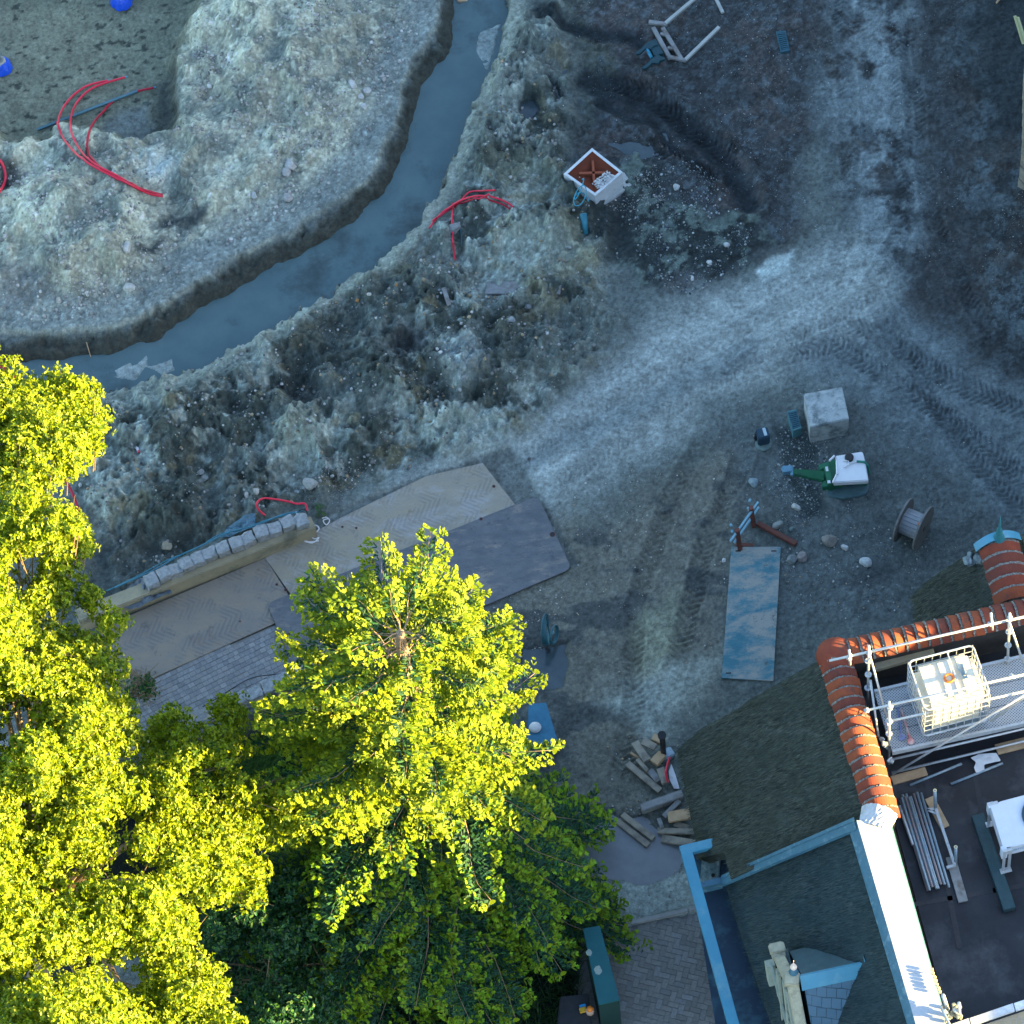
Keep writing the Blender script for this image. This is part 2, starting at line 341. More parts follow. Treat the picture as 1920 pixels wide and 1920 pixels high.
    # wet pit
    dp = sdp(U + wu * .5, V + wv * .5, PIT); pit = ss(dp + (fbm(X, Y, .6, 4, 83) - .5) * 60, -14, 44)
    paint(ss(dp + (fbm(X, Y, .6, 4, 83) - .5) * 50, -4, 16), (.175, .158, .120), 1.0); H = H * (1 - pit) + pit * (-.42 + (fbm(X, Y, .8, 4, 81) - .5) * .05)
    paint(pit * ss(fbm(X * 1.0, Y * 1.6, .16, 3, 82, .5), .68, .74), (.04, .045, .04), .8)
    paint(pit * ss(V, 20, -80), (.06, .075, .065), .7)
    paint(m([(300, 130), (370, 90), (330, 240), (280, 235)], 18, 1) * pit, (.05, .055, .055), .8); paint(m([(190, 200), (270, 170), (290, 250), (180, 262)], 10, .6) * pit, (.15, .15, .15), .8)
    # trench
    wt = (fbm(X, Y, .22, 4, 240, .6) - .5) * 34; dt = sdp(U + wu * .35 + wt * .6, V + wv * .35 + wt, TRENCH); tw = ss(dt, -1, 13)
    fl = -.62 + (fbm(X, Y, .4, 3, 91) - .5) * .05
    isl = np.maximum(m([(190, 678), (230, 660), (280, 640), (275, 665), (320, 650), (330, 680), (300, 692), (270, 678), (250, 700), (205, 698)], 6, .3), m([(895, 40), (940, 20), (935, 70), (915, 125), (900, 110), (888, 75)], 6, .4))
    lip = ss(-seg_d(U + wu * .5, V + wv * .5, LRIM)[0], -40, -12)
    fl = fl + isl * .29 + lip * (.30 + .35 * fbm(X, Y, .35, 3, 215))
    H = H * (1 - tw) + tw * fl; paint(tw, (.065, .060, .050), .95); paint(isl * tw, (.24, .24, .235), .95)
    # damp puddle hollows, cable pit
    pud = m([(1098, 1556), (1150, 1535), (1200, 1528), (1262, 1560), (1285, 1600), (1255, 1640), (1180, 1655), (1110, 1645), (1060, 1600)], 10, .8)
    H = H * (1 - pud) + pud * -.10; paint(pud, (.13, .13, .135), .9)
    for poly in ([(970, 195), (1000, 182), (1015, 205), (995, 228), (972, 220)], [(1022, 148), (1040, 155), (1056, 190), (1045, 196), (1028, 172)], [(975, 1215), (1060, 1205), (1062, 1250), (1050, 1290), (985, 1290)], [(1140, 265), (1200, 262), (1260, 290), (1210, 300)]):
        q = m(poly, 8, .5); H = H * (1 - q) + q * -.09; paint(q, (.035, .045, .05), .9)
    bl = m([(1160, 330), (1240, 300), (1300, 360), (1400, 400), (1380, 480), (1300, 540), (1200, 540), (1130, 470)], 22, 1.5, 1.1); paint(bl, (.040, .045, .045), .85); H = H + bl * (fbm(X, Y, .3, 4, 99) - .4) * .25
    q2 = m([(1465, 800), (1500, 810), (1545, 830), (1530, 905), (1545, 950), (1500, 965), (1470, 900)], 12, 1, .3); paint(q2, (.04, .05, .052), .8); paint(bl * ss(fbm(X, Y, .5, 5, 220, .7), .52, .6), (.17, .19, .17), .7)
    paint(m([(1385, 985), (1470, 960), (1500, 1010), (1430, 1030)], 15, 1), (.075, .08, .075), .6); paint(m([(1650, 1060), (1700, 1080), (1620, 1100), (1560, 1090)], 18, 1), (.055, .055, .06), .7)
    for pl_, hw, dp_ in (([(1100, 150), (1190, 180), (1290, 240), (1380, 330), (1400, 380)], 34, .10), ([(1130, 190), (1230, 240), (1330, 330)], 16, .07), ([(1010, 30), (1100, 60), (1200, 70)], 22, .05)):
        dd_ = seg_d(U + wu * .8, V + wv * .8, pl_)[0]; kk_ = ss(-dd_, -hw, -hw * .3); H = H - kk_ * dp_ + ss(-np.abs(dd_ - hw * 1.2), -12, 0) * dp_ * .8; paint(kk_, (.022, .028, .034), .85)
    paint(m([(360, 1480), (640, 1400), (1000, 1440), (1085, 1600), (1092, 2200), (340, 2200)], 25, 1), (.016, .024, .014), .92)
    # tyre tracks pressed into the ground
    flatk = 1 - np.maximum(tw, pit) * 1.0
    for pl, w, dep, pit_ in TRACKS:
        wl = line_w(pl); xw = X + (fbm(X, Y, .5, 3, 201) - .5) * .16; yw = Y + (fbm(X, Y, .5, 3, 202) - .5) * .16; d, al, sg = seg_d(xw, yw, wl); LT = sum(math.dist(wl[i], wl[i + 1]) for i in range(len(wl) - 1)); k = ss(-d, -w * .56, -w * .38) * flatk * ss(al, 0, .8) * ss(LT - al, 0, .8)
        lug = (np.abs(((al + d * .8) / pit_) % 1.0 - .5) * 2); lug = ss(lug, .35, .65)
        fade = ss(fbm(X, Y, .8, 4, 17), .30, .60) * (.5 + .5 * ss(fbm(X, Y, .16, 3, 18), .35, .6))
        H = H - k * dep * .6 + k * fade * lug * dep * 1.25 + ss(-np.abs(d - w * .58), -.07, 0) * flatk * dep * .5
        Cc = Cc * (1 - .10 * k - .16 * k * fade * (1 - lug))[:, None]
    # bridge deck, river bed, paving, under the house
    br = ss(sdp(U, V, BRIDGE), -2, 10); H = H * (1 - br) + br * -.06; paint(br, (.14, .135, .13), .9)
    dch = m([(170, 1010), (420, 985), (400, 1010), (330, 1060), (235, 1120), (150, 1120)], 25, 1); H = H - dch * .35; paint(dch, (.11, .11, .105), .8)
    rv = ss(sdp(U, V, RIVER), -2, 14); H = H * (1 - rv) + rv * -1.7; paint(rv, (.03, .03, .02), .95)
    pv = ss(sdp(U, V, [(1085, 1772), (1180, 1735), (1400, 1690), (1520, 1660), (1560, 2300), (1085, 2300)]), -2, 12); H = H * (1 - pv) + pv * -.06
    n3b = (.70 + .60 * n3) * (.80 + .40 * fbm(X, Y, .05, 3, 203, .7)); lum = Cc.mean(1, keepdims=True); Cc = Cc * (lum / .17) ** .26
    gr = np.maximum(bank, heap); pb = ss(fbm(X, Y, .055, 2, 210), .66, .74) * (.25 + .75 * gr) * (1 - tw) * (1 - pit); Cc = Cc * (1 + .55 * pb)[:, None]; pd = ss(fbm(X, Y, .065, 2, 212), .68, .75) * (1 - tw); Cc = Cc * (1 - .22 * pd)[:, None]
    Cc = Cc * n3b[:, None] * np.array([.83, 1.0, .98])[None, :]
    rough_k = (1 - np.maximum(np.maximum(br, pv), np.maximum(tw, pit) * .8)) * (.35 + .65 * np.maximum(np.maximum(bank, heap), bl))
    H = H + rough_k * ((n3 - .5) * .05 + (n2 - .5) * .055 + (fbm(X, Y, .07, 2, 205) - .5) * .04) + rough_k * pb * .02
    far = ss(np.sqrt(X * X + Y * Y), 22, 40); H = H * (1 - far); 
    return H, np.clip(Cc, .01, .6)
_gx = graded(-11.6, 13.0, .032, 900); _gy = graded(-13.2, 15.2, .032, 900)
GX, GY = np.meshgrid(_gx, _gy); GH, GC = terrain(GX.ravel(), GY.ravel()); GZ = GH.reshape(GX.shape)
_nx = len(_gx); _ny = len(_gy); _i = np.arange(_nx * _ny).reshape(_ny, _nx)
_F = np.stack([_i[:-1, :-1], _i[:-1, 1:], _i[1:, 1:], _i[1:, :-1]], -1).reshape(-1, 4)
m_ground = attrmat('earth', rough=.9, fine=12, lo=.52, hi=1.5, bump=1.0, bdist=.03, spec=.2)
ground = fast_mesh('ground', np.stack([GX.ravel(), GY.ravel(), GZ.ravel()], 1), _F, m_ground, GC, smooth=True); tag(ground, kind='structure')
def gz(x, y):
    i = int(np.clip(np.searchsorted(_gx, x), 1, _nx - 1)); j = int(np.clip(np.searchsorted(_gy, y), 1, _ny - 1)); return float(max(GZ[j, i], GZ[j - 1, i - 1]))
def G(px, py, dz=0.0):
    """point on the ground surface seen at a place in the picture"""
    z = 0
    for _ in range(4): q = P(px, py, z); z = z * .3 + gz(q.x, q.y) * .7
    q.z = gz(q.x, q.y) + dz; return q

def watermat(name, c1, c2, rough=.25, sc=3):
    return surf(name, c1, c2, sc=sc, rough=rough, bump=.04, spec=.5, bsc=14)
m_water = surf('slurry', (.045, .088, .098), (.066, .115, .122), sc=1.2, rough=.3, bump=.05, spec=.5, bsc=14, c3=(.022, .042, .044), c3t=.58)
w = MB(); w.prism([P(x, y, -.40)[:2] for x, y in [(-380, 560), (60, 600), (250, 560), (500, 430), (640, 340), (690, 290), (720, 180), (790, 60), (800, -380), (990, -380), (985, 60), (930, 240), (870, 360), (790, 480), (640, 590), (460, 710), (260, 780), (-380, 800)]], -.50, -.34)
# only the trench is low enough to show this surface; the pit is kept clear of it by its own bank
w.build('water', m_water); tag(bpy.data.objects['water'], kind='structure')
for poly, zz in (([(1040, 1530), (1300, 1500), (1320, 1660), (1040, 1680)], -.055), ([(955, 170), (1065, 130), (1070, 240), (960, 245)], -.055), ([(960, 1190), (1075, 1190), (1075, 1300), (960, 1300)], -.055), ([(1125, 250), (1270, 250), (1270, 310), (1125, 310)], -.055)):
    w = MB(); w.slab([P(x, y, zz) for x, y in poly[::-1]], .01); o = w.build('puddle', watermat('puddle_mud', (.13, .145, .16), (.17, .185, .20), .3) if poly[0][0] == 1040 else watermat('dark_puddle', (.03, .05, .06), (.05, .07, .08), .12)); tag(o, kind='structure')
w = MB(); w.slab([P(x, y, -1.5) for x, y in RIVER[::-1]], .02); tag(w.build('river_water', watermat('river', (.01, .014, .012), (.016, .02, .018), .08)), kind='structure')

# paved surfaces
def brickmat(name, c1, c2, mortar, ang, bw, bh, off=.5, bump=.5, rough=.8):
    m, t, b = _nodes(name); N = t.nodes; L = t.links
    tc = N.new('ShaderNodeTexCoord'); mp = N.new('ShaderNodeMapping'); mp.inputs['Rotation'].default_value = (0, 0, ang)
    nz = N.new('ShaderNodeTexNoise'); nz.inputs['Scale'].default_value = 3; L.new(tc.outputs['Object'], nz.inputs['Vector'])
    mxv = N.new('ShaderNodeVectorMath'); mxv.operation = 'MULTIPLY_ADD'; mxv.inputs[1].default_value = (.05, .05, 0); L.new(nz.outputs['Color'], mxv.inputs[0]); L.new(tc.outputs['Object'], mxv.inputs[2])
    L.new(mxv.outputs[0], mp.inputs[0])
    br = N.new('ShaderNodeTexBrick'); br.offset = off; br.inputs['Scale'].default_value = 1; br.inputs['Brick Width'].default_value = bw; br.inputs['Row Height'].default_value = bh
    br.inputs['Mortar Size'].default_value = .006; br.inputs['Mortar Smooth'].default_value = .3; br.inputs['Bias'].default_value = 0
    br.inputs['Color1'].default_value = (*c1, 1); br.inputs['Color2'].default_value = (*c2, 1); br.inputs['Mortar'].default_value = (*mortar, 1)
    L.new(mp.outputs[0], br.inputs['Vector'])
    n = N.new('ShaderNodeTexNoise'); n.inputs['Scale'].default_value = 2.2; n.inputs['Detail'].default_value = 9; n.inputs['Roughness'].default_value = .7; L.new(tc.outputs['Object'], n.inputs['Vector'])
    r = N.new('ShaderNodeValToRGB'); r.color_ramp.elements[0].position = .42; r.color_ramp.elements[1].position = .6; L.new(n.outputs[0], r.inputs[0])
    mx = N.new('ShaderNodeMixRGB'); L.new(br.outputs[0], mx.inputs[1]); mx.inputs[2].default_value = (*[x * .9 + .03 for x in c1], 1)
    mm = N.new('ShaderNodeMath'); mm.operation = 'MULTIPLY'; mm.inputs[1].default_value = .6; L.new(r.outputs[0], mm.inputs[0]); L.new(mm.outputs[0], mx.inputs[0])
    L.new(mx.outputs[0], b.inputs['Base Color']); b.inputs['Roughness'].default_value = rough
    bp = N.new('ShaderNodeBump'); bp.inputs['Strength'].default_value = bump; bp.inputs['Distance'].default_value = .01; bp.invert = True
    L.new(br.outputs['Fac'], bp.inputs['Height']); L.new(bp.outputs[0], b.inputs['Normal'])
    return m
def pavers(name, poly, ang, L_, W_, z, cols, herring=True, gap=.007):
    """individual paving blocks, clipped to the polygon, one surface"""
    mb = MB(); pts = [P(x, y, z) for x, y in poly]; pxy = [(p.x, p.y) for p in pts]
    x0 = min(p[0] for p in pxy); x1 = max(p[0] for p in pxy); y0 = min(p[1] for p in pxy); y1 = max(p[1] for p in pxy)
    ca, sa = math.cos(ang), math.sin(ang); cx, cy = (x0 + x1) / 2, (y0 + y1) / 2; Rr = max(x1 - x0, y1 - y0)
    cand = []
    if herring:
        n = int(L_ / W_ + .5); k = int(Rr / W_) + 3
        for i in range(-k, k):
            for j in range(-k, k):
                # herringbone cell test
                r_ = (i - j) % (2 * n)
                if r_ == 0: cand.append((i * W_ + L_ / 2, j * W_ + W_ / 2, L_, W_))
                if r_ == n: cand.append((i * W_ + W_ / 2, (j - n + 1) * W_ + L_ / 2 , W_, L_))
    else:
        k = int(Rr / W_) + 3
        for j in range(-k, k):
            x = -Rr + (j % 2) * L_ * .5
            while x < Rr:
                l = L_ * rnd.uniform(.85, 1.15); cand.append((x + l / 2, j * W_ + W_ / 2, l, W_)); x += l
    for u, v, a, b in cand:
        X, Y = cx + u * ca - v * sa, cy + u * sa + v * ca
        if not (x0 < X < x1 and y0 < Y < y1): continue
        if not inside(np.array([X]), np.array([Y]), pxy)[0]: continue
        c = rnd.choice(cols); k_ = rnd.uniform(.85, 1.15); c = tuple(q * k_ for q in c); zz = z + rnd.uniform(-.004, .004)
        rot = Matrix.Rotation(ang + rnd.uniform(-.02, .02), 3, 'Z') @ Matrix.Rotation(rnd.uniform(-.012, .012), 3, 'X')
        mb.box((X, Y, zz - .03), (a - gap, b - gap, .06), rot, c)
    return mb
m_pave = attrmat('paving_block', rough=.8, fine=20, lo=.7, hi=1.25, bump=.3, bdist=.004)
pv = pavers('pavement', [(1085, 1775), (1180, 1738), (1400, 1692), (1520, 1660), (1560, 2200), (1085, 2200)], R(-22), .21, .105, .0, [(.185, .188, .178), (.178, .182, .172), (.19, .19, .18), (.185, .195, .195), (.18, .18, .17)])
tag(pv.build('pavement', m_pave), kind='structure')
pv = pavers('bridge_deck', [(-300, 1500), (255, 1287), (515, 1172), (570, 1150), (600, 1260), (548, 1282), (440, 1338), (-300, 1600)], R(22), .12, .105, .0, [(.18, .19, .195), (.16, .17, .18), (.20, .205, .205)], herring=False, gap=.008)
tag(pv.build('cobbled_road', m_pave), kind='structure')
sand = MB(); sand.slab([P(x, y, -.012) for x, y in [(1085, 1775), (1085, 2200), (1560, 2200), (1520, 1660), (1400, 1692), (1180, 1738)]], .02)
tag(sand.build('joint_sand', surf('joint_sand', (.12, .125, .13), (.17, .175, .175), sc=5)), kind='structure')
sand = MB(); sand.slab([P(x, y, -.014) for x, y in [(-300, 1500), (-300, 1600), (440, 1338), (548, 1282), (600, 1260), (570, 1150), (515, 1172), (255, 1287)]], .02)
tag(sand.build('bedding_sand', surf('bedding_sand', (.13, .13, .125), (.17, .17, .165), sc=5)), kind='structure')
# kerb line at the top of the paving
kb = MB()
for a, b in (((1090, 1768), (1180, 1733)), ((1182, 1732), (1290, 1708)), ((1292, 1707), (1400, 1685))): kb.beam(P(*a, .0), P(*b, .0), .09, .12)
k_ = kb.build('kerb', surf('kerb_concrete', (.30, .31, .30), (.22, .23, .23), sc=8), bevel=.01); tag(k_, kind='structure')
# ---------------------------------------------------------------- unseen buildings added beyond the frame to keep the low sun off the yard
m_plaster = surf('render', (.35, .33, .30), (.28, .27, .25), sc=3)
m_rooft = surf('dark_tile', (.06, .05, .05), (.09, .07, .06), sc=8)
def sun_blocker(name, label, x0, x1, y0, y1, h, rise=0.0):
    t = thing(name, label, 'sun blocker', ((x0 + x1) / 2, (y0 + y1) / 2, 0))
    b = MB(); b.box(((x0 + x1) / 2, (y0 + y1) / 2, (h - rise) / 2), (x1 - x0, y1 - y0, h - rise)); b.build('wall', m_plaster, t)
    r = MB(); z = h - rise; xm = (x0 + x1) / 2
    r.add([(x0 - .2, y0, z + .003), (x1 + .2, y0, z + .003), (xm, y0, h), (x0 - .2, y1, z + .003), (x1 + .2, y1, z + .003), (xm, y1, h)], [(0, 1, 2), (5, 4, 3), (0, 2, 5, 3), (2, 1, 4, 5), (1, 0, 3, 4)]); r.build('roof', m_rooft, t)
    return t
sun_blocker('sun_blocker_hall', 'unseen plastered hall added to keep the low sun off the yard', 16.5, 24, -3.5, 30, 11.0, 2.0)
sun_blocker('sun_blocker_house', 'unseen plastered house added to shade the flat roof and lower trees', 15.0, 22, -30, -3.8, 9.3, 1.5)

# ---------------------------------------------------------------- the thatched house
def thatch_mat(name, c1, c2, c3):
    m, t, b = _nodes(name); N = t.nodes; L = t.links
    uv = N.new('ShaderNodeUVMap'); uv.uv_map = 'UVMap'; mp = N.new('ShaderNodeMapping'); mp.inputs['Scale'].default_value = (48, 5, 1); L.new(uv.outputs[0], mp.inputs[0])
    n = N.new('ShaderNodeTexNoise'); n.inputs['Scale'].default_value = 1; n.inputs['Detail'].default_value = 5; n.inputs['Distortion'].default_value = .6; L.new(mp.outputs[0], n.inputs['Vector'])
    mp2 = N.new('ShaderNodeMapping'); mp2.inputs['Scale'].default_value = (1.6, .8, 1); L.new(uv.outputs[0], mp2.inputs[0])
    n2 = N.new('ShaderNodeTexNoise'); n2.inputs['Scale'].default_value = 1; n2.inputs['Detail'].default_value = 7; n2.inputs['Roughness'].default_value = .7; L.new(mp2.outputs[0], n2.inputs['Vector'])
    a = N.new('ShaderNodeAttribute'); a.attribute_name = 'Col'
    r = N.new('ShaderNodeValToRGB'); r.color_ramp.elements[0].position = .35; r.color_ramp.elements[1].position = .68; r.color_ramp.elements[0].color = (*c1, 1); r.color_ramp.elements[1].color = (*c2, 1); L.new(n.outputs[0], r.inputs[0])
    r2 = N.new('ShaderNodeValToRGB'); r2.color_ramp.elements[0].position = .42; r2.color_ramp.elements[1].position = .62; L.new(n2.outputs[0], r2.inputs[0])
    mx = N.new('ShaderNodeMixRGB'); L.new(r2.outputs[0], mx.inputs[0]); L.new(r.outputs[0], mx.inputs[1]); mx.inputs[2].default_value = (*c3, 1)
    mm = N.new('ShaderNodeMixRGB'); mm.blend_type = 'MULTIPLY'; mm.inputs[0].default_value = 1; L.new(mx.outputs[0], mm.inputs[1]); L.new(a.outputs[0], mm.inputs[2])
    L.new(mm.outputs[0], b.inputs['Base Color']); b.inputs['Roughness'].default_value = .95; b.inputs['Specular IOR Level'].default_value = .1
    bp = N.new('ShaderNodeBump'); bp.inputs['Strength'].default_value = .9; bp.inputs['Distance'].default_value = .03; L.new(n.outputs[0], bp.inputs['Height']); L.new(bp.outputs[0], b.inputs['Normal'])
    return m
m_thatch = thatch_mat('reed_thatch', (.020, .030, .030), (.100, .112, .095), (.048, .060, .052))
m_moss = thatch_mat('mossy_thatch', (.014, .032, .038), (.058, .080, .084), (.028, .050, .058))
def thatch(parent, name, r0, r1, e0, e1, mat, n=(110, 110), edge=(1, 1), straw=9000, seed=1, th=.32, amp=.05, corner=0.0, notch=0.0):
    r0, r1, e0, e1 = map(lambda p: np.array(p, float), (r0, r1, e0, e1))
    nu, nv = n; u = np.linspace(0, 1, nu); v = np.linspace(0, 1, nv); Ug, Vg = np.meshgrid(u, v)
    Uc = Ug + corner * np.clip(1 - Ug * 5, 0, 1) ** 2 * np.clip(Vg * 5 - 4, 0, 1) ** 2
    Vg = Vg * (1 - notch * np.clip((Ug - .80) / .03, 0, 1))
    top = r0[None, None] * (1 - Uc)[..., None] + r1[None, None] * Uc[..., None]; bot = e0[None, None] * (1 - Uc)[..., None] + e1[None, None] * Uc[..., None]
    Pn = top * (1 - Vg)[..., None] + bot * Vg[..., None]
    nrm = np.cross(r1 - r0, e0 - r0); nrm /= np.linalg.norm(nrm); nrm = nrm if nrm[2] > 0 else -nrm
    lu = np.linalg.norm(r1 - r0); lv = np.linalg.norm(e0 - r0)
    h = (fbm(Ug * lu, Vg * lv, .9, 4, seed) - .5) * amp * 2.4 + (fbm(Ug * lu * 3, Vg * lv, .25, 4, seed + 4) - .5) * amp
    dE = (1 - Vg) * lv; du0 = Ug * lu if edge[0] else 9; du1 = (1 - Ug) * lu if edge[1] else 9
    rd = .14
    for dd in (dE, du0, du1):
        k = np.clip(1 - np.asarray(dd) / rd, 0, 1); h = h - (1 - np.sqrt(np.clip(1 - k * k, 0, 1))) * rd * .9
    Pn = Pn + nrm * h[..., None]
    V1 = Pn.reshape(-1, 3); V2 = (Pn - nrm * th - np.array([0, 0, .05])).reshape(-1, 3)
    i = np.arange(nu * nv).reshape(nv, nu); F1 = np.stack([i[:-1, :-1], i[:-1, 1:], i[1:, 1:], i[1:, :-1]], -1).reshape(-1, 4)
    o = nu * nv; per = list(i[0, :]) + list(i[1:, -1]) + list(i[-1, -2::-1]) + list(i[-2:0:-1, 0]); per = np.array(per); nx = np.roll(per, -1)
    Fs = np.stack([per, nx, nx + o, per + o], -1); F = np.vstack([F1, F1[:, ::-1] + o, Fs])
    uvs = np.stack([Ug * lu, Vg * lv], -1).reshape(-1, 2); uvs = np.vstack([uvs, uvs + .1])
    cl = np.ones((2 * o, 3)); cl[:o] *= (.8 + .45 * fbm(Ug * lu, Vg * lv, .5, 4, seed + 9)).reshape(-1, 1)
    ob = fast_mesh(name, np.vstack([V1, V2]), F, mat, cl, parent, smooth=True, uv=uvs)
    # loose straw ends lying down the slope
    rs = np.random.RandomState(seed); su = rs.rand(straw) * .98 + .01; sv = rs.rand(straw) * .97 + .02
    iu = (su * (nu - 1)).astype(int); iv = (sv * (nv - 1)).astype(int); base = Pn[iv, iu] + nrm * .006
    dv = (e0 - r0) / lv; sdn = (r1 - r0) / lu; an = rs.randn(straw) * .16
    d3 = dv[None] * np.cos(an)[:, None] + sdn[None] * np.sin(an)[:, None] + nrm[None] * (rs.rand(straw) * .12)[:, None]
    sd3 = -dv[None] * np.sin(an)[:, None] + sdn[None] * np.cos(an)[:, None]; ln = (.05 + .10 * rs.rand(straw))[:, None]; wd = (.002 + .0025 * rs.rand(straw))[:, None]
    V = np.stack([base - sd3 * wd, base + sd3 * wd, base + d3 * ln + sd3 * wd * .4, base + d3 * ln - sd3 * wd * .4], 1).reshape(-1, 3)
    Fq = np.arange(len(V)).reshape(-1, 4); k = rs.rand(straw); c = np.where((k < .35)[:, None], [[.95, .95, .9]], np.where((k < .6)[:, None], [[1.35, 1.3, 1.15]], [[.65, .7, .68]])) * (.6 + .7 * rs.rand(straw))[:, None]
    st = fast_mesh('straw', V, Fq, mat, np.repeat(c, 4, 0), ob, uv=np.repeat(np.stack([su * lu, sv * lv], 1), 4, 0)); st['kind'] = 'stuff'
    return ob, Pn, nrm
A0 = P(1563, 1226, 6.3)
house = thing('thatched_house', 'thatched house with red ridge tiles and a flat roof in its middle', 'house', (A0.x, A0.y, 0))
_eN = P(1262, 1392, 3.2); _eS = P(1316, 1668, 3.2); rN = P(1552, 1222, 6.12); rS = P(1640, 1545, 6.12)
thatch(house, 'thatch_slope', rN, rS, _eN, _eS, m_thatch, edge=(1, 0), seed=3, straw=16000, n=(120, 130), corner=.07, notch=.17)
sN = P(1607, 1548, 6.10); sS = P(1722, 1950, 6.10); qN = P(1352, 1655, 3.25); qS = P(1452, 1960, 3.25)
ext = lambda a, b, k: a + (b - a) * k
thatch(house, 'mossy_thatch_slope', sN, ext(sN, sS, 1.4), qN, ext(qN, qS, 1.4), m_moss, edge=(0, 0), seed=8, straw=9000, amp=.03)
thatch(house, 'wing_thatch_slope', P(1836, 1020, 5.7), P(1880, 1172, 5.7), P(1706, 1105, 3.9), P(1712, 1262, 3.9), m_thatch, edge=(1, 0), seed=12, straw=6000, n=(60, 70), amp=.035, corner=.12)
thatch(house, 'wing_thatch_slope', P(1914, 1000, 5.7), P(1950, 1150, 5.7), P(2050, 960, 4.2), P(2080, 1120, 4.2), m_thatch, edge=(1, 0), seed=15, straw=3000, n=(50, 60), amp=.035)

# ridge tiles
def tilemat(name, c1, c2, c3): return surf(name, c1, c2, sc=7, rough=.75, bump=.35, c3=c3, c3t=.60, spec=.2, bdist=.006, stretch=(1, 1, 1))
tms = [tilemat('clay_tile', (.21, .046, .022), (.15, .036, .022), (.085, .040, .034)), tilemat('clay_tile_dark', (.15, .040, .025), (.11, .032, .023), (.07, .036, .032)), tilemat('clay_tile_orange', (.25, .062, .024), (.19, .05, .024), (.11, .045, .034))]
m_mort = surf('mortar', (.30, .30, .27), (.06, .06, .055), sc=34, rough=.95, bump=.8, bdist=.02)
def arch(c, ax, sd, hw, rise, n=14, prof=2.2):
    out = []
    for i in range(n + 1):
        a = -1 + 2 * i / n; x = a * hw; z = rise * (1 - abs(a) ** prof)
        out.append(c + sd * x + Vector((0, 0, z)))
    return out
def ridge_row(p0, p1, n, hw, rise, seed):
    r_ = random.Random(seed); ax = (p1 - p0); L_ = ax.length; ax = ax.normalized(); sd = Vector((ax.y, -ax.x, 0)).normalized(); st = L_ / n
    mo = MB()
    for i in range(n):
        w0 = r_.uniform(-.012, .012); a = p0 + ax * (i * st + st * .22) + Vector((0, 0, r_.uniform(-.008, .01))) + sd * w0; b = p0 + ax * ((i + 1) * st + .01) + Vector((0, 0, -.02)) + sd * (w0 + r_.uniform(-.01, .01))
        k = 1 + r_.uniform(-.02, .03)
        A_ = arch(a, ax, sd, hw * k, rise * k); B_ = arch(b, ax, sd, hw * k * .97, rise * k * .84); A2 = arch(a - Vector((0, 0, .022)), ax, sd, hw * k - .02, rise * k); B2 = arch(b - Vector((0, 0, .022)), ax, sd, hw * k * .97 - .02, rise * k * .90)
        m_ = len(A_); V = A_ + B_ + A2 + B2; F_ = []
        for j in range(m_ - 1):
            F_ += [(j, j + 1, m_ + j + 1, m_ + j), (2 * m_ + j + 1, 2 * m_ + j, 3 * m_ + j, 3 * m_ + j + 1), (j + 1, j, 2 * m_ + j, 2 * m_ + j + 1), (m_ + j, m_ + j + 1, 3 * m_ + j + 1, 3 * m_ + j)]
        F_ += [(0, m_, 3 * m_, 2 * m_), (2 * m_ - 1, m_ - 1, 3 * m_ - 1, 4 * m_ - 1)]
        tb = MB(); tb.add(V, F_); tb.build('ridge_tile', r_.choice(tms), house)
        # mortar joint
        for jj in range(2):
            c_ = p0 + ax * (i * st + .0 + jj * st * .2)
            mo.v += [tuple(q + Vector((r_.uniform(-.008, .008), r_.uniform(-.01, .01), r_.uniform(-.012, .006)))) for q in arch(c_, ax, sd, hw * .985, rise * .93, 28)]; mo.c += [(1, 1, 1)] * 29
        o = len(mo.v) - 58; mo.f += [(o + j, o + j + 1, o + 29 + j + 1, o + 29 + j) for j in range(28)]
    core = arch(p0, ax, sd, hw - .05, rise - .05, 14); core2 = arch(p1, ax, sd, hw - .05, rise - .05, 14); o = len(mo.v)
    mo.v += [tuple(q) for q in core + core2]; mo.c += [(1, 1, 1)] * 30; mo.f += [(o + j, o + j + 1, o + 16 + j, o + 15 + j) for j in range(14)] + [tuple(range(o, o + 15))[::-1], tuple(range(o + 15, o + 30))]
    mo.build('mortar_joint', m_mort, house)
ridge_row(P(1566, 1240, 6.22), P(1658, 1538, 6.22), 16, .30, .20, 4)
ridge_row(P(1590, 1222, 6.20), P(1985, 1132, 6.20), 19, .26, .20, 5)
ridge_row(P(1873, 1022, 5.78), P(1904, 1128, 5.78), 5, .38, .22, 6)
# corner tile where the two rows meet
ct = MB(); cc = P(1568, 1230, 6.2); ct.lathe(cc, [(.36, -.02), (.35, .06), (.30, .13), (.2, .19), (.06, .22)], 20); ct.build('corner_tile', tms[0], house, smooth=True)
m_zinc = surf('zinc', (.40, .42, .44), (.34, .37, .40), sc=4, rough=.45, bump=.05, spec=.5, c3=(.62, .64, .66), c3t=.6)
m_zincb = surf('sky_tinted_zinc', (.055, .24, .34), (.045, .20, .30), sc=3, rough=.5, bump=.10, spec=.4, c3=(.12, .27, .33), c3t=.58)  # reflected sky put into the base colour as blue
m_zincd = surf('shade_tinted_zinc', (.055, .15, .21), (.04, .12, .18), sc=9, rough=.5, bump=.15, spec=.4, c3=(.15, .26, .32), c3t=.6, stretch=(1, 1, 1))  # blue of zinc in shade put into the colour, with mottled patches
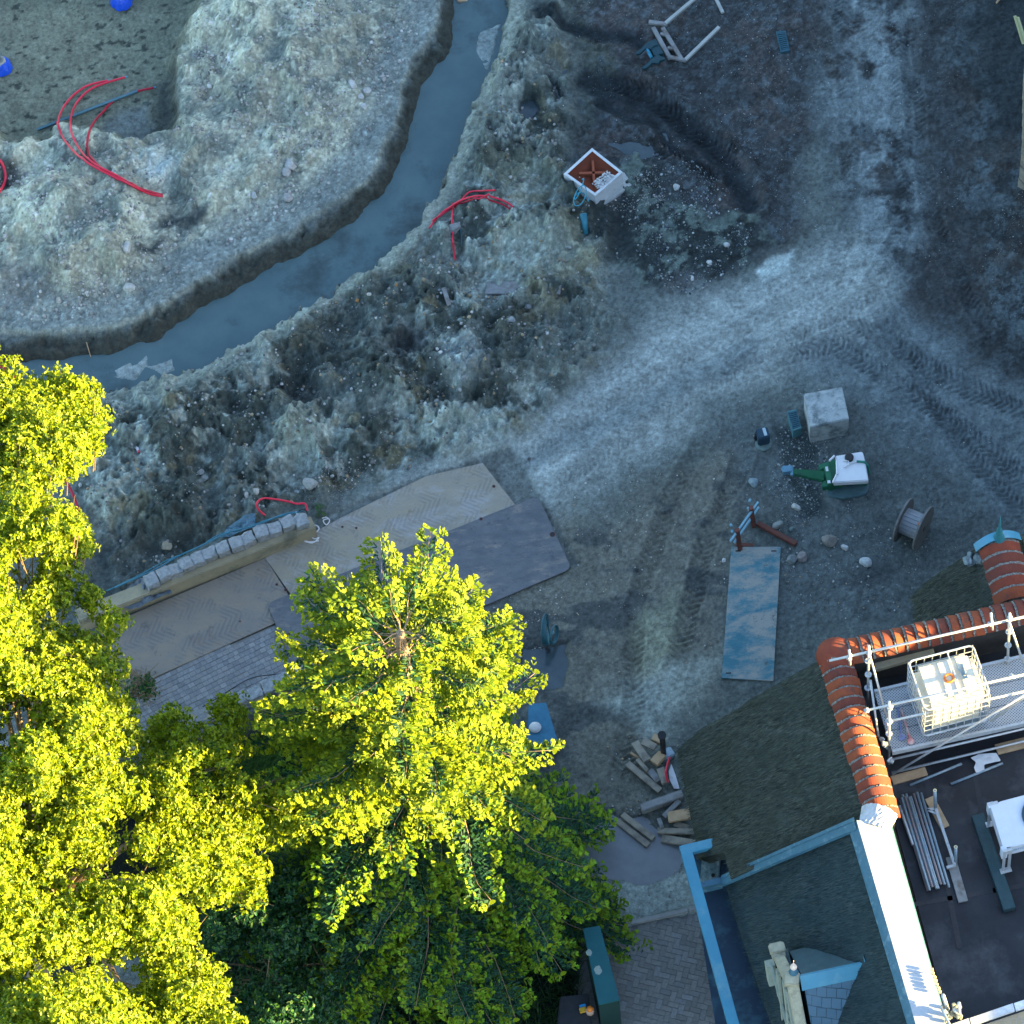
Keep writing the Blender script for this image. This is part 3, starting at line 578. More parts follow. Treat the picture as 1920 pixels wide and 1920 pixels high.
# lead cap on the wing ridge with finial
lc = MB(); a_ = P(1868, 1010, 5.78); b_ = P(1873, 1024, 5.78); ax = (b_ - a_).normalized(); sd = Vector((ax.y, -ax.x, 0))
A_ = arch(a_, ax, sd, .43, .26, 20); B_ = arch(b_, ax, sd, .43, .26, 20); C_ = arch(a_ - Vector((0, 0, .12)), ax, sd, .43, .22, 20)
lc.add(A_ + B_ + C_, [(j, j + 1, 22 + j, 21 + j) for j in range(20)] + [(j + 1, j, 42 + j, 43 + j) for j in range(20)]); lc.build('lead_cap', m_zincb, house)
fi = MB(); f0 = P(1873, 1008, 6.0)
fi.lathe(f0, [(.13, -.15), (.12, 0), (.075, .08), (.06, .2), (.05, .24), (.055, .28), (.03, .34), (.015, .6), (.004, .75)], 14); fi.build('roof_finial', surf('green_copper', (.03, .16, .18), (.02, .11, .13), rough=.6), house, smooth=True)
cr = MB(); cp = P(1822, 1046, 5.6)
for k in range(9): cr.box(cp + Vector((rnd.uniform(-.22, .2), rnd.uniform(-.1, .1), rnd.uniform(-.1, .05))), (rnd.uniform(.1, .2), rnd.uniform(.08, .16), rnd.uniform(.05, .12)), Matrix.Rotation(rnd.uniform(0, 3), 3, Vector((rnd.random(), rnd.random(), rnd.random())).normalized()))
cr.build('broken_mortar', surf('grey_mortar', (.14, .2, .2), (.28, .32, .33), sc=20), house, bevel=.015)
# zinc capping along the flat ridge
def zpoly(pts): return [P(x, y, z) for x, y, z in pts]
zc = MB(); zc.slab(zpoly([(1606, 1538, 6.32), (1668, 1541, 6.32), (1790, 1975, 6.32), (1733, 1975, 6.32)][::-1]), .05)
for k in (.33, .66): zc.beam(ext(P(1606, 1538, 6.325), P(1733, 1975, 6.325), k), ext(P(1668, 1541, 6.325), P(1790, 1975, 6.325), k), .012, .010)
zc.build('zinc_ridge', m_zinc, house)
zs = MB(); zs.slab(zpoly([(1592, 1556, 6.14), (1606, 1538, 6.315), (1733, 1975, 6.315), (1722, 1990, 6.14)]), .03)
zs.slab(zpoly([(1668, 1541, 6.315), (1672, 1545, 6.1), (1794, 1979, 6.1), (1790, 1975, 6.315)]), .02); zs.build('ridge_flashing', m_zincd, house)
# crumpled lead between tiles and zinc
n1 = 16; L0 = P(1650, 1520, 6.25); L1 = P(1640, 1549, 6.30); ax = (L1 - L0).normalized(); sd = Vector((ax.y, -ax.x, 0)); V = []
for i in range(9):
    t = i / 8; c = L0.lerp(L1, t); V += [q + Vector((0, 0, rnd.uniform(-.018, .018))) for q in arch(c, ax, sd, .33 - .05 * t, .21 * (1 - t) + .035, n1)]
lf = MB(); lf.add(V, [(i * 17 + j, i * 17 + j + 1, (i + 1) * 17 + j + 1, (i + 1) * 17 + j) for i in range(8) for j in range(16)]); lf.build('lead_flashing', m_zinc, house)
# valley strip
vs = MB(); vs.slab(zpoly([(1600, 1533, 6.32), (1352, 1642, 3.42), (1354, 1659, 3.42), (1606, 1554, 6.32)]), .10); vs.slab(zpoly([(1601, 1532, 6.36), (1353, 1641, 3.46), (1354, 1646, 3.46), (1602, 1538, 6.36)]), .06)
vs.slab(zpoly([(1354, 1644, 3.30), (1313, 1654, 3.30), (1315, 1664, 3.30), (1355, 1655, 3.30)]), .25); vs.build('valley_flashing', m_zincd, house)
# box gutter with broad coping
gf = MB(); gf.slab(zpoly([(1292, 1600, 2.85), (1350, 1975, 2.85), (1475, 1975, 2.85), (1380, 1640, 2.85), (1372, 1570, 2.85)]), .10)
gf.build('gutter_floor', surf('wet_zinc', (.012, .035, .065), (.010, .026, .05), sc=3, rough=.55, bump=.1, c3=(.03, .09, .12), c3t=.56), house)
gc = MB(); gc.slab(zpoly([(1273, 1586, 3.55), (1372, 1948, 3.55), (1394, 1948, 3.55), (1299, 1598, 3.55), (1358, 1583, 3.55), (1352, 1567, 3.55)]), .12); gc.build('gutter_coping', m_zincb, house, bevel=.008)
gw = MB(); q0 = P(1277, 1592, 3.05); q1 = P(1376, 1950, 3.05)
gw.slab(zpoly([(1308, 1610, 2.74), (1406, 1950, 2.74), (1412, 1950, 2.74), (1314, 1610, 2.74)]), 3.0); gw.slab([P(1310, 1620, 2.74), P(1352, 1610, 2.74), P(1354, 1602, 2.74), P(1310, 1612, 2.74)], 3.0)
gw.build('brick_wall', brickmat('brown_brick', (.16, .08, .05), (.12, .06, .04), (.2, .19, .17), 0, .2, .06), house)
lead = MB(); lead.box(P(1332, 1632, 2.90), (.34, .5, .06), Matrix.Rotation(-.2, 3, 'Z')); lead.build('gutter_sump', surf('dirty_lead', (.16, .24, .25), (.06, .10, .11), sc=12, c3=(.30, .35, .33), c3t=.58), house, bevel=.02)
dr = MB(); dr.cyl(P(1337, 1641, 2.93), P(1337, 1641, 2.945), .035, 14); dr.build('drain_hole', surf('black', (.01, .01, .012)), house)
# walls and flat roof
wl = MB(); wl.prism([P(x, y, 5.1)[:2] for x, y in ((1590, 1290), (1690, 1600), (1800, 1990), (1900, 2300), (2400, 2300), (2300, 1200), (1985, 1200))], -.3, 5.06); wl.prism([P(x, y, 2.6)[:2] for x, y in ((1345, 1440), (1385, 1600), (1480, 1960), (1560, 2300), (1900, 2300), (1640, 1450), (1600, 1400))], -.3, 2.55); wl.build('house_wall', brickmat('yellow_brick', (.32, .25, .15), (.26, .2, .12), (.35, .33, .3), 0, .2, .06), house)
pw = MB()
pw.slab([P(1566, 1236, 6.19), P(1660, 1545, 6.19), P(1678, 1545, 6.19), P(1590, 1242, 6.19)], 1.15); pw.slab([P(1670, 1541, 6.2), P(1790, 1975, 6.2), P(1776, 1975, 6.2), P(1654, 1541, 6.2)], 1.1)
pw.slab([P(1562, 1225, 6.18), P(1585, 1240, 6.18), P(1985, 1148, 6.18), P(1985, 1130, 6.18)], 6.2); pw.build('parapet_core', surf('dark_membrane', (.045, .045, .045), (.03, .03, .03)), house)
m_roofing = surf('bitumen', (.026, .029, .035), (.012, .013, .017), sc=1.3, rough=.5, bump=.3, c3=(.058, .061, .068), c3t=.58, bdist=.01)
fr = MB(); fr.slab([P(x, y, 5.2) for x, y in ((1600, 1262), (1680, 1550), (1800, 1990), (2250, 1990), (2250, 1150), (1990, 1170))], .12); fr.build('flat_roof', m_roofing, house)
sm = MB()
for a, b in (((1828, 1450), (1872, 1700)), ((1735, 1450), (1800, 1780)), ((1690, 1700), (1920, 1660))): sm.beam(P(*a, 5.203), P(*b, 5.203), .09, .006)
sm.build('roofing_seam', surf('seam', (.028, .03, .035), (.04, .04, .045)), house)
ib = MB(); ib.slab([P(1640, 1243, 5.9), P(1750, 1216, 5.9), P(1752, 1224, 5.9), P(1640, 1256, 5.9)], .1); ib.build('timber_trim', surf('trim', (.33, .30, .20), (.25, .22, .16)), house)
# brick parapet at the south end
bp_ = MB(); bp_.slab([P(1725, 1962, 6.25), P(1925, 1894, 6.25), P(2200, 1805, 6.25), P(2200, 1850, 6.25), P(1935, 1990, 6.25), P(1740, 2010, 6.25)], 6.0)
bp_.build('end_parapet', brickmat('pale_brick', (.34, .27, .17), (.27, .22, .14), (.30, .28, .24), 0, .1, .2), house)
zz = MB()
pts = [(1735, 1937), (1818, 1909), (1901, 1881), (1984, 1853)]
for i in range(3):
    (x0, y0), (x1, y1) = pts[i], pts[i + 1]; zz.slab([P(x0, y0, 6.34), P(x0 + 4, y0 + 14, 6.34), P(x1 + 2, y1 + 14, 6.34), P(x1 - 2, y1, 6.34)], .05)
zz.build('parapet_capping', m_zinc, house)

# dormer with ornamental gable
g0 = P(1491, 1836, 5.35)
s_ = (P(1722, 1950, 6.1) - P(1607, 1548, 6.1)).normalized(); e_ = Vector((.9945, .1045, 0))
m_stone = surf('dormer_stone', (.40, .38, .27), (.30, .28, .20), sc=9, rough=.85, bump=.4, c3=(.20, .19, .14), c3t=.6)
dm = MB(); dm.box((0, 0, 0), (.001, .001, .001))
dorm = MB(); up = Vector((0, 0, 1))
def gp(t, z, o=0.0): return g0 + s_ * t + up * z - e_ * o
dorm.slab([gp(-1.0, -.95), gp(0, -.06), gp(1.15, -1.3), gp(1.15, -1.3) + e_ * .12, gp(0, -.06) + e_ * .12, gp(-1.0, -.95) + e_ * .12], 1.6)
dormer = dorm.build('dormer', surf('dormer_wood', (.05, .09, .10), (.035, .06, .07)), house)
gb = MB()
gb.beam(gp(-.02, .0, .10), gp(-.80, -.70, .10), .20, .09); gb.beam(gp(-.72, -.66, .10), gp(-1.02, -.68, .10), .24, .12); gb.beam(gp(-.80, -.60, .10), gp(-.98, -.62, .10), .28, .10)
gb.beam(gp(.0, .0, .06), gp(1.3, -1.30, .06), .20, .12); gb.box(gp(0, .02, .06), (.26, .24, .14), Matrix.Rotation(-.2, 3, 'Z'))
gb.build('gable_coping', m_stone, dormer, bevel=.015)
tr_ = MB()
tr_.beam(gp(-.55, -.75, .17), gp(-.50, -2.2, .17), .06, .09); tr_.beam(gp(-.10, -.25, .17), gp(.45, -1.9, .17), .06, .14); tr_.beam(gp(.05, -.25, .16), gp(.95, -1.5, .16), .05, .10)
tr_.beam(gp(-.35, -.5, .2), gp(-.05, -1.9, .2), .06, .05); tr_.beam(gp(-.95, -1.3, .22), gp(-.75, -1.7, .22), .16, .20); tr_.beam(gp(-.9, -1.2, .22), gp(.9, -1.55, .18), .05, .06)
for k in range(6): tr_.ring(gp(.12 + .1 * k, -.75 - .16 * k, .19), .045, .012, 12, axis=e_, s2=5)
tr_.build('bargeboard', surf('bargeboard', (.36, .40, .33), (.28, .32, .27), sc=10), dormer, bevel=.006)
wn = MB(); wn.slab([gp(-.45, -.85, .06), gp(.35, -.85, .06), gp(.35, -.85, .03), gp(-.45, -.85, .03)], 1.1); wn.build('window_pane', surf('dark_glass', (.01, .04, .06), (.01, .03, .05), rough=.1), dormer)
k0 = P(1488, 1822, 5.45)
fb_ = MB(); fb_.lathe(k0 - Vector((0, 0, .12)), [(.10, 0), (.10, .05), (.075, .08), (.085, .12), (.06, .2), (.045, .26)], 16); fb_.build('finial_base', m_zincd, dormer, smooth=True)
fb_ = MB(); fb_.lathe(k0 + Vector((0, 0, .14)), [(.02, 0), (.05, .02), (.062, .06), (.05, .105), (.018, .13), (.010, .17), (.003, .34)], 14); fb_.build('finial', surf('brass', (.75, .60, .48), (.7, .55, .45), rough=.4), dormer, smooth=True)
# dormer roof: two slopes from its own ridge back to the main slope
R0 = P(1505, 1832, 5.42); R1 = P(1622, 1806, 5.42)
m_slate = brickmat('slate', (.055, .115, .165), (.075, .145, .20), (.02, .035, .05), R(8), .17, .13, bump=.6)
so_ = MB(); so_.add([R0, R1, R1 + Vector((-.35, -1.15, -1.55)), R0 + s_ * 1.35 + Vector((0, 0, -1.55)), R0 - up * .1, R1 - up * .1, R1 + Vector((-.35, -1.15, -1.65)), R0 + s_ * 1.35 + Vector((0, 0, -1.65))], [(3, 2, 1, 0), (4, 5, 6, 7), (0, 4, 7, 3), (2, 3, 7, 6), (1, 2, 6, 5)]); so_.build('slate_slope', m_slate, dormer)
no_ = MB(); no_.add([R0, R1, R0 - s_ * 1.0 + Vector((.50, 0, -.95)), R0 - s_ * .95 + Vector((0, 0, -1.0)), ], [(0, 1, 2, 3), (3, 2, 1, 0)]); no_.build('zinc_slope', surf('dark_zinc', (.035, .075, .09), (.05, .10, .12), sc=6, rough=.5), dormer)
zr = MB(); zr.slab([R0 + Vector((-.05, .06, -.02)), R0 + Vector((-.05, 0, .03)), R1 + Vector((.05, 0, .03)), R1 + Vector((.05, .06, -.02))], .02); zr.slab([R0 + Vector((-.05, 0, .03)), R0 + s_ * .17 + Vector((-.05, 0, -.18)), R1 + s_ * .17 + Vector((.05, 0, -.18)), R1 + Vector((.05, 0, .03))], .02)
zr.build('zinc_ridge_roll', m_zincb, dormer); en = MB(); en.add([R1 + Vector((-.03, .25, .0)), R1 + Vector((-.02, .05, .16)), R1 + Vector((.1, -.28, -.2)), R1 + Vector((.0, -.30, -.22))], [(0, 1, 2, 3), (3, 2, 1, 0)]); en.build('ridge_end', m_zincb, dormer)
# ---------------------------------------------------------------- scaffold deck, tank and gear on the flat roof
m_galv = surf('galvanised_steel', (.46, .48, .49), (.34, .37, .39), sc=18, rough=.4, bump=.05, metal=.3, spec=.5, c3=(.26, .28, .29), c3t=.63)
m_galvd = surf('worn_galvanised', (.25, .32, .37), (.17, .24, .29), sc=14, rough=.5, bump=.1, metal=.2, spec=.5, c3=(.30, .20, .18), c3t=.66)
m_rust = surf('rusty_steel', (.14, .045, .03), (.08, .04, .035), sc=12, rough=.85, bump=.4)
m_wood = surf('weathered_timber', (.30, .27, .21), (.19, .175, .145), sc=6, rough=.85, bump=.5, stretch=(1, 1, 1), c3=(.13, .12, .10), c3t=.6, bdist=.008)
m_woodn = surf('sawn_timber', (.42, .30, .18), (.32, .22, .13), sc=7, rough=.8, bump=.4, bdist=.006)
m_woodg = surf('grey_timber', (.24, .25, .25), (.16, .165, .165), sc=7, rough=.85, bump=.5, c3=(.12, .10, .08), c3t=.6, bdist=.008)
m_black = surf('black_plastic', (.012, .014, .018), (.02, .022, .026), rough=.5, bump=.05)
scaf = thing('scaffold', 'galvanised scaffold with guard rails and perforated deck on the flat roof', 'scaffold', P(1780, 1400, 5.2))
def sub(name, mb, mat, parent, **k): return mb.build(name, mat, parent, **k)
def pole(name, a, b, r=.024, mat=None, parent=None):
    m = MB(); m.tube([a, b], r, 10); return m.build(name, mat or m_galv, parent, smooth=True)
rails = [((1555, 1239, 7.35), (1990, 1141, 7.35)), ((1625, 1332, 7.25), (1990, 1249, 7.25)), ((1670, 1352, 6.75), (1990, 1281, 6.75)), ((1672, 1424, 5.75), (1990, 1350, 5.75)), ((1672, 1449, 5.35), (1990, 1373, 5.35))]
for a, b in rails: pole('rail', P(*a), P(*b), parent=scaf)
for a, b in (((1629, 1211, 7.7), (1627, 1330, 5.25)), ((1667, 1316, 7.4), (1667, 1432, 5.25)), ((1893, 1150, 7.7), (1888, 1275, 5.25)), ((1592, 1219, 7.6), (1594, 1246, 7.1)), ((1858, 1150, 7.7), (1861, 1180, 7.1))):
    pole('standard', P(*a), P(*b), parent=scaf)
for a, b in (((1629, 1222, 7.4), (1666, 1356, 5.95)), ((1632, 1275, 6.6), (1647, 1382, 5.95)), ((1673, 1452, 5.5), (1990, 1262, 7.2)), ((1893, 1168, 7.4), (1925, 1262, 5.95)), ((1858, 1352, 6.1), (1990, 1262, 7.1))):
    pole('brace', P(*a), P(*b), .021, parent=scaf)
ro = MB()
for x, y0, z0 in ((1628, 1240, 7.1), (1628, 1265, 6.6), (1627, 1290, 6.1), (1667, 1352, 6.75), (1667, 1376, 6.25), (1667, 1401, 5.75), (1892, 1185, 7.0), (1890, 1210, 6.5), (1889, 1236, 6.0)):
    ro = MB(); c = P(x, y0, z0); ro.cyl(c, c + Vector((0, 0, .012)), .062, 14); ro.build('rosette', m_galv, scaf)
co = MB()
for x, y, z in ((1592, 1232, 7.36), (1630, 1225, 7.36), (1858, 1168, 7.36), (1893, 1162, 7.36), (1626, 1333, 7.26), (1668, 1324, 7.26), (1669, 1353, 6.76), (1669, 1425, 5.76), (1777, 1297, 7.26), (1655, 1388, 6.0), (1660, 1396, 6.1), (1900, 1268, 7.2)):
    co = MB()
    for k in range(3): co.box(P(x, y, z) + Vector((rnd.uniform(-.03, .03), rnd.uniform(-.03, .03), rnd.uniform(-.03, .03))), (.07, .06, .06), Matrix.Rotation(rnd.uniform(0, 3), 3, 'Z') @ Matrix.Rotation(rnd.uniform(0, 1), 3, 'X'))
    co.build('coupler', m_galv, scaf, bevel=.008)
def deckmat():
    m, t, b = _nodes('perforated_steel'); N = t.nodes; L = t.links; tc = N.new('ShaderNodeTexCoord'); mp = N.new('ShaderNodeMapping'); mp.inputs['Rotation'].default_value = (0, 0, R(50)); mp.inputs['Scale'].default_value = (26, 26, 26); L.new(tc.outputs['Object'], mp.inputs[0])
    v = N.new('ShaderNodeTexVoronoi'); v.inputs['Randomness'].default_value = 0; v.inputs['Scale'].default_value = 1; L.new(mp.outputs[0], v.inputs['Vector'])
    r = N.new('ShaderNodeValToRGB'); r.color_ramp.elements[0].position = .30; r.color_ramp.elements[1].position = .36; r.color_ramp.elements[0].color = (.03, .035, .04, 1); r.color_ramp.elements[1].color = (.36, .38, .39, 1); L.new(v.outputs['Distance'], r.inputs[0])
    L.new(r.outputs[0], b.inputs['Base Color']); b.inputs['Roughness'].default_value = .5; b.inputs['Metallic'].default_value = .2; return m
m_deck = deckmat()
dq = [P(1639, 1297, 5.9), P(1990, 1214, 5.9), P(1990, 1341, 5.9), P(1673, 1410, 5.9)]
for k in range(3):
    a = ext(dq[0], dq[3], k / 3 + .004); b = ext(dq[0], dq[3], (k + 1) / 3 - .006); c = ext(dq[1], dq[2], (k + 1) / 3 - .006); d = ext(dq[1], dq[2], k / 3 + .004)
    m = MB(); m.slab([a, b, c, d], .05); m.build('deck_board', m_deck, scaf)
m = MB(); m.beam(dq[0] + Vector((0, 0, -.02)), dq[1] + Vector((0, 0, -.02)), .05, .12); m.beam(dq[3] + Vector((0, 0, -.02)), dq[2] + Vector((0, 0, -.02)), .05, .12); m.build('transom', m_galv, scaf)
# intermediate bulk tank
ib0 = P(1782, 1330, 5.95)
tank = thing('water_tank', 'white plastic bulk tank in a wire cage standing on the scaffold deck', 'tank', ib0)
t1, t2 = P(1703, 1238, 7.11), P(1824, 1207, 7.11); ax = (t2 - t1); ax.z = 0; LX = ax.length; ax.normalize(); ay = Vector((ax.y, -ax.x, 0)); LY = 1.0; org = t1 - Vector((0, 0, 1.16))
def tk(a, b, z): return org + ax * a + ay * b + Vector((0, 0, z))
rotT = Matrix((ax, -ay, Vector((0, 0, 1)))).transposed()
m_tank = surf('white_polyethylene', (.62, .58, .46), (.56, .52, .42), sc=3, rough=.45, bump=.05, spec=.4, c3=(.42, .39, .31), c3t=.68)
bt = MB(); bt.box(tk(LX / 2, LY / 2, .60), (LX - .10, LY - .10, .92), rotT); b_o = bt.build('bottle', m_tank, tank, bevel=.11, smooth=False)
bt = MB()
for k in range(3): bt.box(tk(LX * (.22 + .28 * k), LY / 2, 1.062), (LX * .22, LY - .28, .05), rotT)
bt.build('bottle_rib', m_tank, tank, bevel=.022)
cg = MB()
for z in (.16, .34, .52, .70, .88): cg.tube([tk(0, 0, z), tk(LX, 0, z), tk(LX, LY, z), tk(0, LY, z), tk(0, 0, z)], .010, 6)
for k in range(9):
    x = LX * k / 8; cg.tube([tk(x, 0, .12), tk(x, 0, 1.1)], .009, 6); cg.tube([tk(x, LY, .12), tk(x, LY, 1.1)], .009, 6)
for k in range(1, 7):
    y = LY * k / 7; cg.tube([tk(0, y, .12), tk(0, y, 1.1)], .009, 6); cg.tube([tk(LX, y, .12), tk(LX, y, 1.1)], .009, 6)
rc = .09; top = []
for cx, cy, a0 in ((rc, rc, PI), (LX - rc, rc, 1.5 * PI), (LX - rc, LY - rc, 0), (rc, LY - rc, .5 * PI)):
    for k in range(6): a = a0 + k / 5 * PI / 2; top.append(tk(cx + rc * math.cos(a), cy + rc * math.sin(a), 1.11))
top.append(top[0]); cg.tube(top, .018, 8); cg.tube([q - Vector((0, 0, .98)) for q in top], .016, 8)
cg.tube([tk(LX * .60, 0, 1.11), tk(LX * .60, LY, 1.11)], .012, 6)
cg.build('cage', m_galv, tank)
pa = MB()
for k in range(3): pa.box(tk(LX / 2, LY * (.12 + .38 * k), .04), (LX, .12, .06), rotT)
for k in range(5): pa.box(tk(LX * (.08 + .21 * k), LY / 2, .085), (.11, LY, .02), rotT)
pa.build('pallet', m_galvd, tank)
m_or = surf('orange_plastic', (.62, .16, .02), (.55, .13, .02), rough=.4, bump=0)
cp = MB(); cp.ring(tk(LX * .50, LY * .50, 1.10), .075, .022, 24); cp.build('filler_cap', m_or, tank, smooth=True)
cp = MB(); cp.lathe(tk(LX * .50, LY * .50, 1.07), [(.065, 0), (.062, .03), (.02, .035)], 18); cp.build('cap_centre', surf('pale_cap', (.6, .5, .35), (.55, .45, .3)), tank)
vv = MB(); vv.tube([tk(LX * .76, LY * .30, 1.10), tk(LX * .75, LY * .52, 1.12)], .025, 8); vv.tube([tk(LX * .68, LY * .35, 1.10), tk(LX * .72, LY * .60, 1.11)], .014, 8); vv.box(tk(LX * .74, LY * .58, 1.12), (.06, .05, .05), rotT); vv.build('pump_lance', m_galvd, tank)
for nm, lb, a, b, mt in (('prop', 'short blue prop lying on the scaffold deck beside the tank', (1683, 1326), (1691, 1382), surf('blue_paint', (.10, .14, .30), (.16, .18, .28))), ('prop', 'red and white prop lying on the scaffold deck beside the tank', (1690, 1330), (1708, 1390), surf('redpaint', (.45, .05, .05), (.4, .38, .36), sc=9))):
    m = MB(); m.tube([P(*a, 5.96), P(*b, 5.96)], .02, 8); m.cyl(P(*b, 5.94), P(*b, 5.96), .06, 12); tag(m.build(nm, mt, origin=P(*a, 5.96)), lb, 'prop', 'props on the deck')
# loose things on the flat roof
def wood(name, lab, a, b, w, h, mat, z=5.2, group=None, cat='plank', roll=0, zb=None):
    A = P(a[0], a[1], z) if z is not None else G(*a); Bq = P(b[0], b[1], zb if zb is not None else z) if z is not None else G(*b)
    A = A + Vector((0, 0, h / 2 + .004)); Bq = Bq + Vector((0, 0, h / 2 + .004))
    d = (Bq - A).normalized(); mb = MB(); mb.beam(A, Bq, w, h, up=Matrix.Rotation(roll, 3, d) @ Vector((0, 0, 1)))
    o = mb.build(name, mat, origin=(A + Bq) / 2, bevel=min(w, h) * .12); return tag(o, lab, cat, group)
wood('scaffold_board', 'sawn board on the flat roof under the lowest scaffold rail', (1672, 1465), (1737, 1447), .17, .04, m_woodn)
wood('scaffold_board', 'sawn board on the flat roof below the right end of the scaffold', (1868, 1407), (1960, 1384), .20, .04, m_woodn)
wood('packing_board', 'short brown board under the far upright of the pipe rack', (1742, 1497), (1772, 1553), .17, .04, m_woodn)
wood('packing_board', 'short grey board under the near upright of the pipe rack', (1782, 1608), (1806, 1692), .17, .04, m_woodg)
for lb, a, b in (('loose steel tube on the flat roof nearer the stacked tubes', (1706, 1472), (1803, 1432)), ('loose steel tube on the flat roof with its end under the white cloth', (1783, 1470), (1880, 1431))):
    m = MB(); m.tube([P(*a, 5.23), P(*b, 5.23)], .024, 10); tag(m.build('loose_tube', m_galvd, origin=P(*a, 5.23), smooth=True), lb, 'tube', 'loose tubes on the roof')
def crumple(name, outline, z, h, mat, lab, cat, n=26, seed=1, sc=.25):
    """a crumpled sheet inside an outline"""
    pts = [(P(x, y, z) if z is not None else G(x, y)) for x, y in outline]; z0 = sum(p.z for p in pts) / len(pts)
    xy = [(p.x, p.y) for p in pts]; c = np.mean(np.array(xy), 0); V = []; F_ = []; rings = n // 2; seg = 40
    per = []; L_ = [math.dist(xy[i], xy[(i + 1) % len(xy)]) for i in range(len(xy))]; T_ = sum(L_)
    for k in range(seg):
        t = k / seg * T_; i = 0
        while t > L_[i]: t -= L_[i]; i += 1
        f = t / L_[i]; a = xy[i]; b = xy[(i + 1) % len(xy)]; per.append((a[0] + (b[0] - a[0]) * f, a[1] + (b[1] - a[1]) * f))
    for r_ in range(rings + 1):
        for k in range(seg):
            f = r_ / rings; x = c[0] + (per[k][0] - c[0]) * f; y = c[1] + (per[k][1] - c[1]) * f
            zz = z0 + h * (abs(fb1(x * 1.0, y, sc, 3, seed) - .5) * 2.6 + .5 * abs(fb1(x, y, sc * .35, 2, seed + 5) - .5)) * (1 - .35 * f) + .01
            V.append((x, y, zz))
    F_ = [(r_ * seg + k, r_ * seg + (k + 1) % seg, (r_ + 1) * seg + (k + 1) % seg, (r_ + 1) * seg + k) for r_ in range(rings) for k in range(seg)]
    mb = MB(); mb.add(V, F_); o = mb.build(name, mat, origin=(c[0], c[1], z0)); sm_ = o.modifiers.new('thickness', 'SOLIDIFY'); sm_.thickness = .004
    return tag(o, lab, cat)
m_cloth = surf('white_sheeting', (.60, .62, .64), (.50, .53, .56), sc=5, rough=.8, bump=.1)
crumple('cloth', [(1820, 1422), (1836, 1414), (1868, 1413), (1877, 1428), (1845, 1434), (1846, 1444), (1830, 1450), (1826, 1440), (1830, 1430)], 5.24, .05, m_cloth, 'crumpled white cloth lying over a steel tube on the flat roof', 'cloth')
# stacked tubes and their rack
for k in range(10):
    lay = k // 7; f = (k % 7) + (.5 if lay else 0); a = P(1687 + 6.6 * f, 1496 - 1.6 * f, 5.28 + .045 * lay); b = P(1739 + 6.6 * f, 1667 - 1.2 * f, 5.28 + .045 * lay)
    m = MB(); j = rnd.uniform(-.05, .05); d = (b - a).normalized(); m.tube([a + d * j, b + d * (j + rnd.uniform(-.03, .03))], .024, 10)
    lbs = 'steel scaffold tube lying in the stack beside the zinc ridge'
    tag(m.build('scaffold_tube', m_galvd if k % 4 else surf('brownish_tube', (.26, .20, .20), (.20, .19, .21), rough=.5, metal=.2), origin=a, smooth=True), lbs, 'tube', 'stacked scaffold tubes')
m = MB(); m.tube([P(1686, 1511, 5.30), P(1712, 1584, 5.30)], .03, 10); tag(m.build('ridge_pole', m_galv, origin=P(1686, 1511, 5.3), smooth=True), 'pale steel pole lying along the foot of the zinc ridge', 'pole')
rack = thing('pipe_rack', 'steel rack with two hollow uprights beside the stacked tubes', 'rack', P(1756, 1520, 5.25))
pole('upright', P(1753, 1482, 5.95), P(1754, 1518, 5.25), .03, m_galvd, rack); pole('upright', P(1792, 1588, 5.75), P(1792, 1620, 5.25), .03, m_galvd, rack)
for x, y, z in ((1753, 1482, 5.95), (1792, 1588, 5.75)):
    m = MB(); m.ring(P(x, y, z), .026, .008, 18, s2=6); m.build('upright_rim', surf('brass_rim', (.6, .52, .30), (.5, .42, .25)), rack)
m = MB(); m.beam(P(1754, 1515, 5.32), P(1790, 1622, 5.32), .05, .05); m.build('cross_beam', m_galv, rack)
m = MB(); m.beam(P(1755, 1517, 5.31), P(1738, 1518, 5.31), .05, .03); m.beam(P(1738, 1518, 5.31), P(1755, 1526, 5.31), .04, .03); m.beam(P(1792, 1622, 5.31), P(1775, 1627, 5.31), .05, .04); m.build('bracket', m_galv, rack)
# condenser unit
AZ = 6.15
ac = thing('condenser', 'pale metal condenser with round fan grille on two dark rails on the flat roof', 'air conditioner', P(1900, 1600, 5.2))
c0, c1 = P(1856, 1508, AZ), P(1882, 1592, AZ); dv = (c1 - c0); dv.normalize(); du = (P(1920, 1491, AZ) - c0).normalized(); LU = 1.35; LV = (c1 - c0).length
def aq(u, v, z): return c0 + du * u + dv * v + Vector((0, 0, z - AZ))
m_ac = surf('grey_white_casing', (.50, .54, .60), (.46, .50, .57), sc=6, rough=.4, bump=.03, c3=(.36, .40, .46), c3t=.7)
hole = aq(LU * .60, LV * .5, AZ); cs = MB(); n = 40; HR = .33
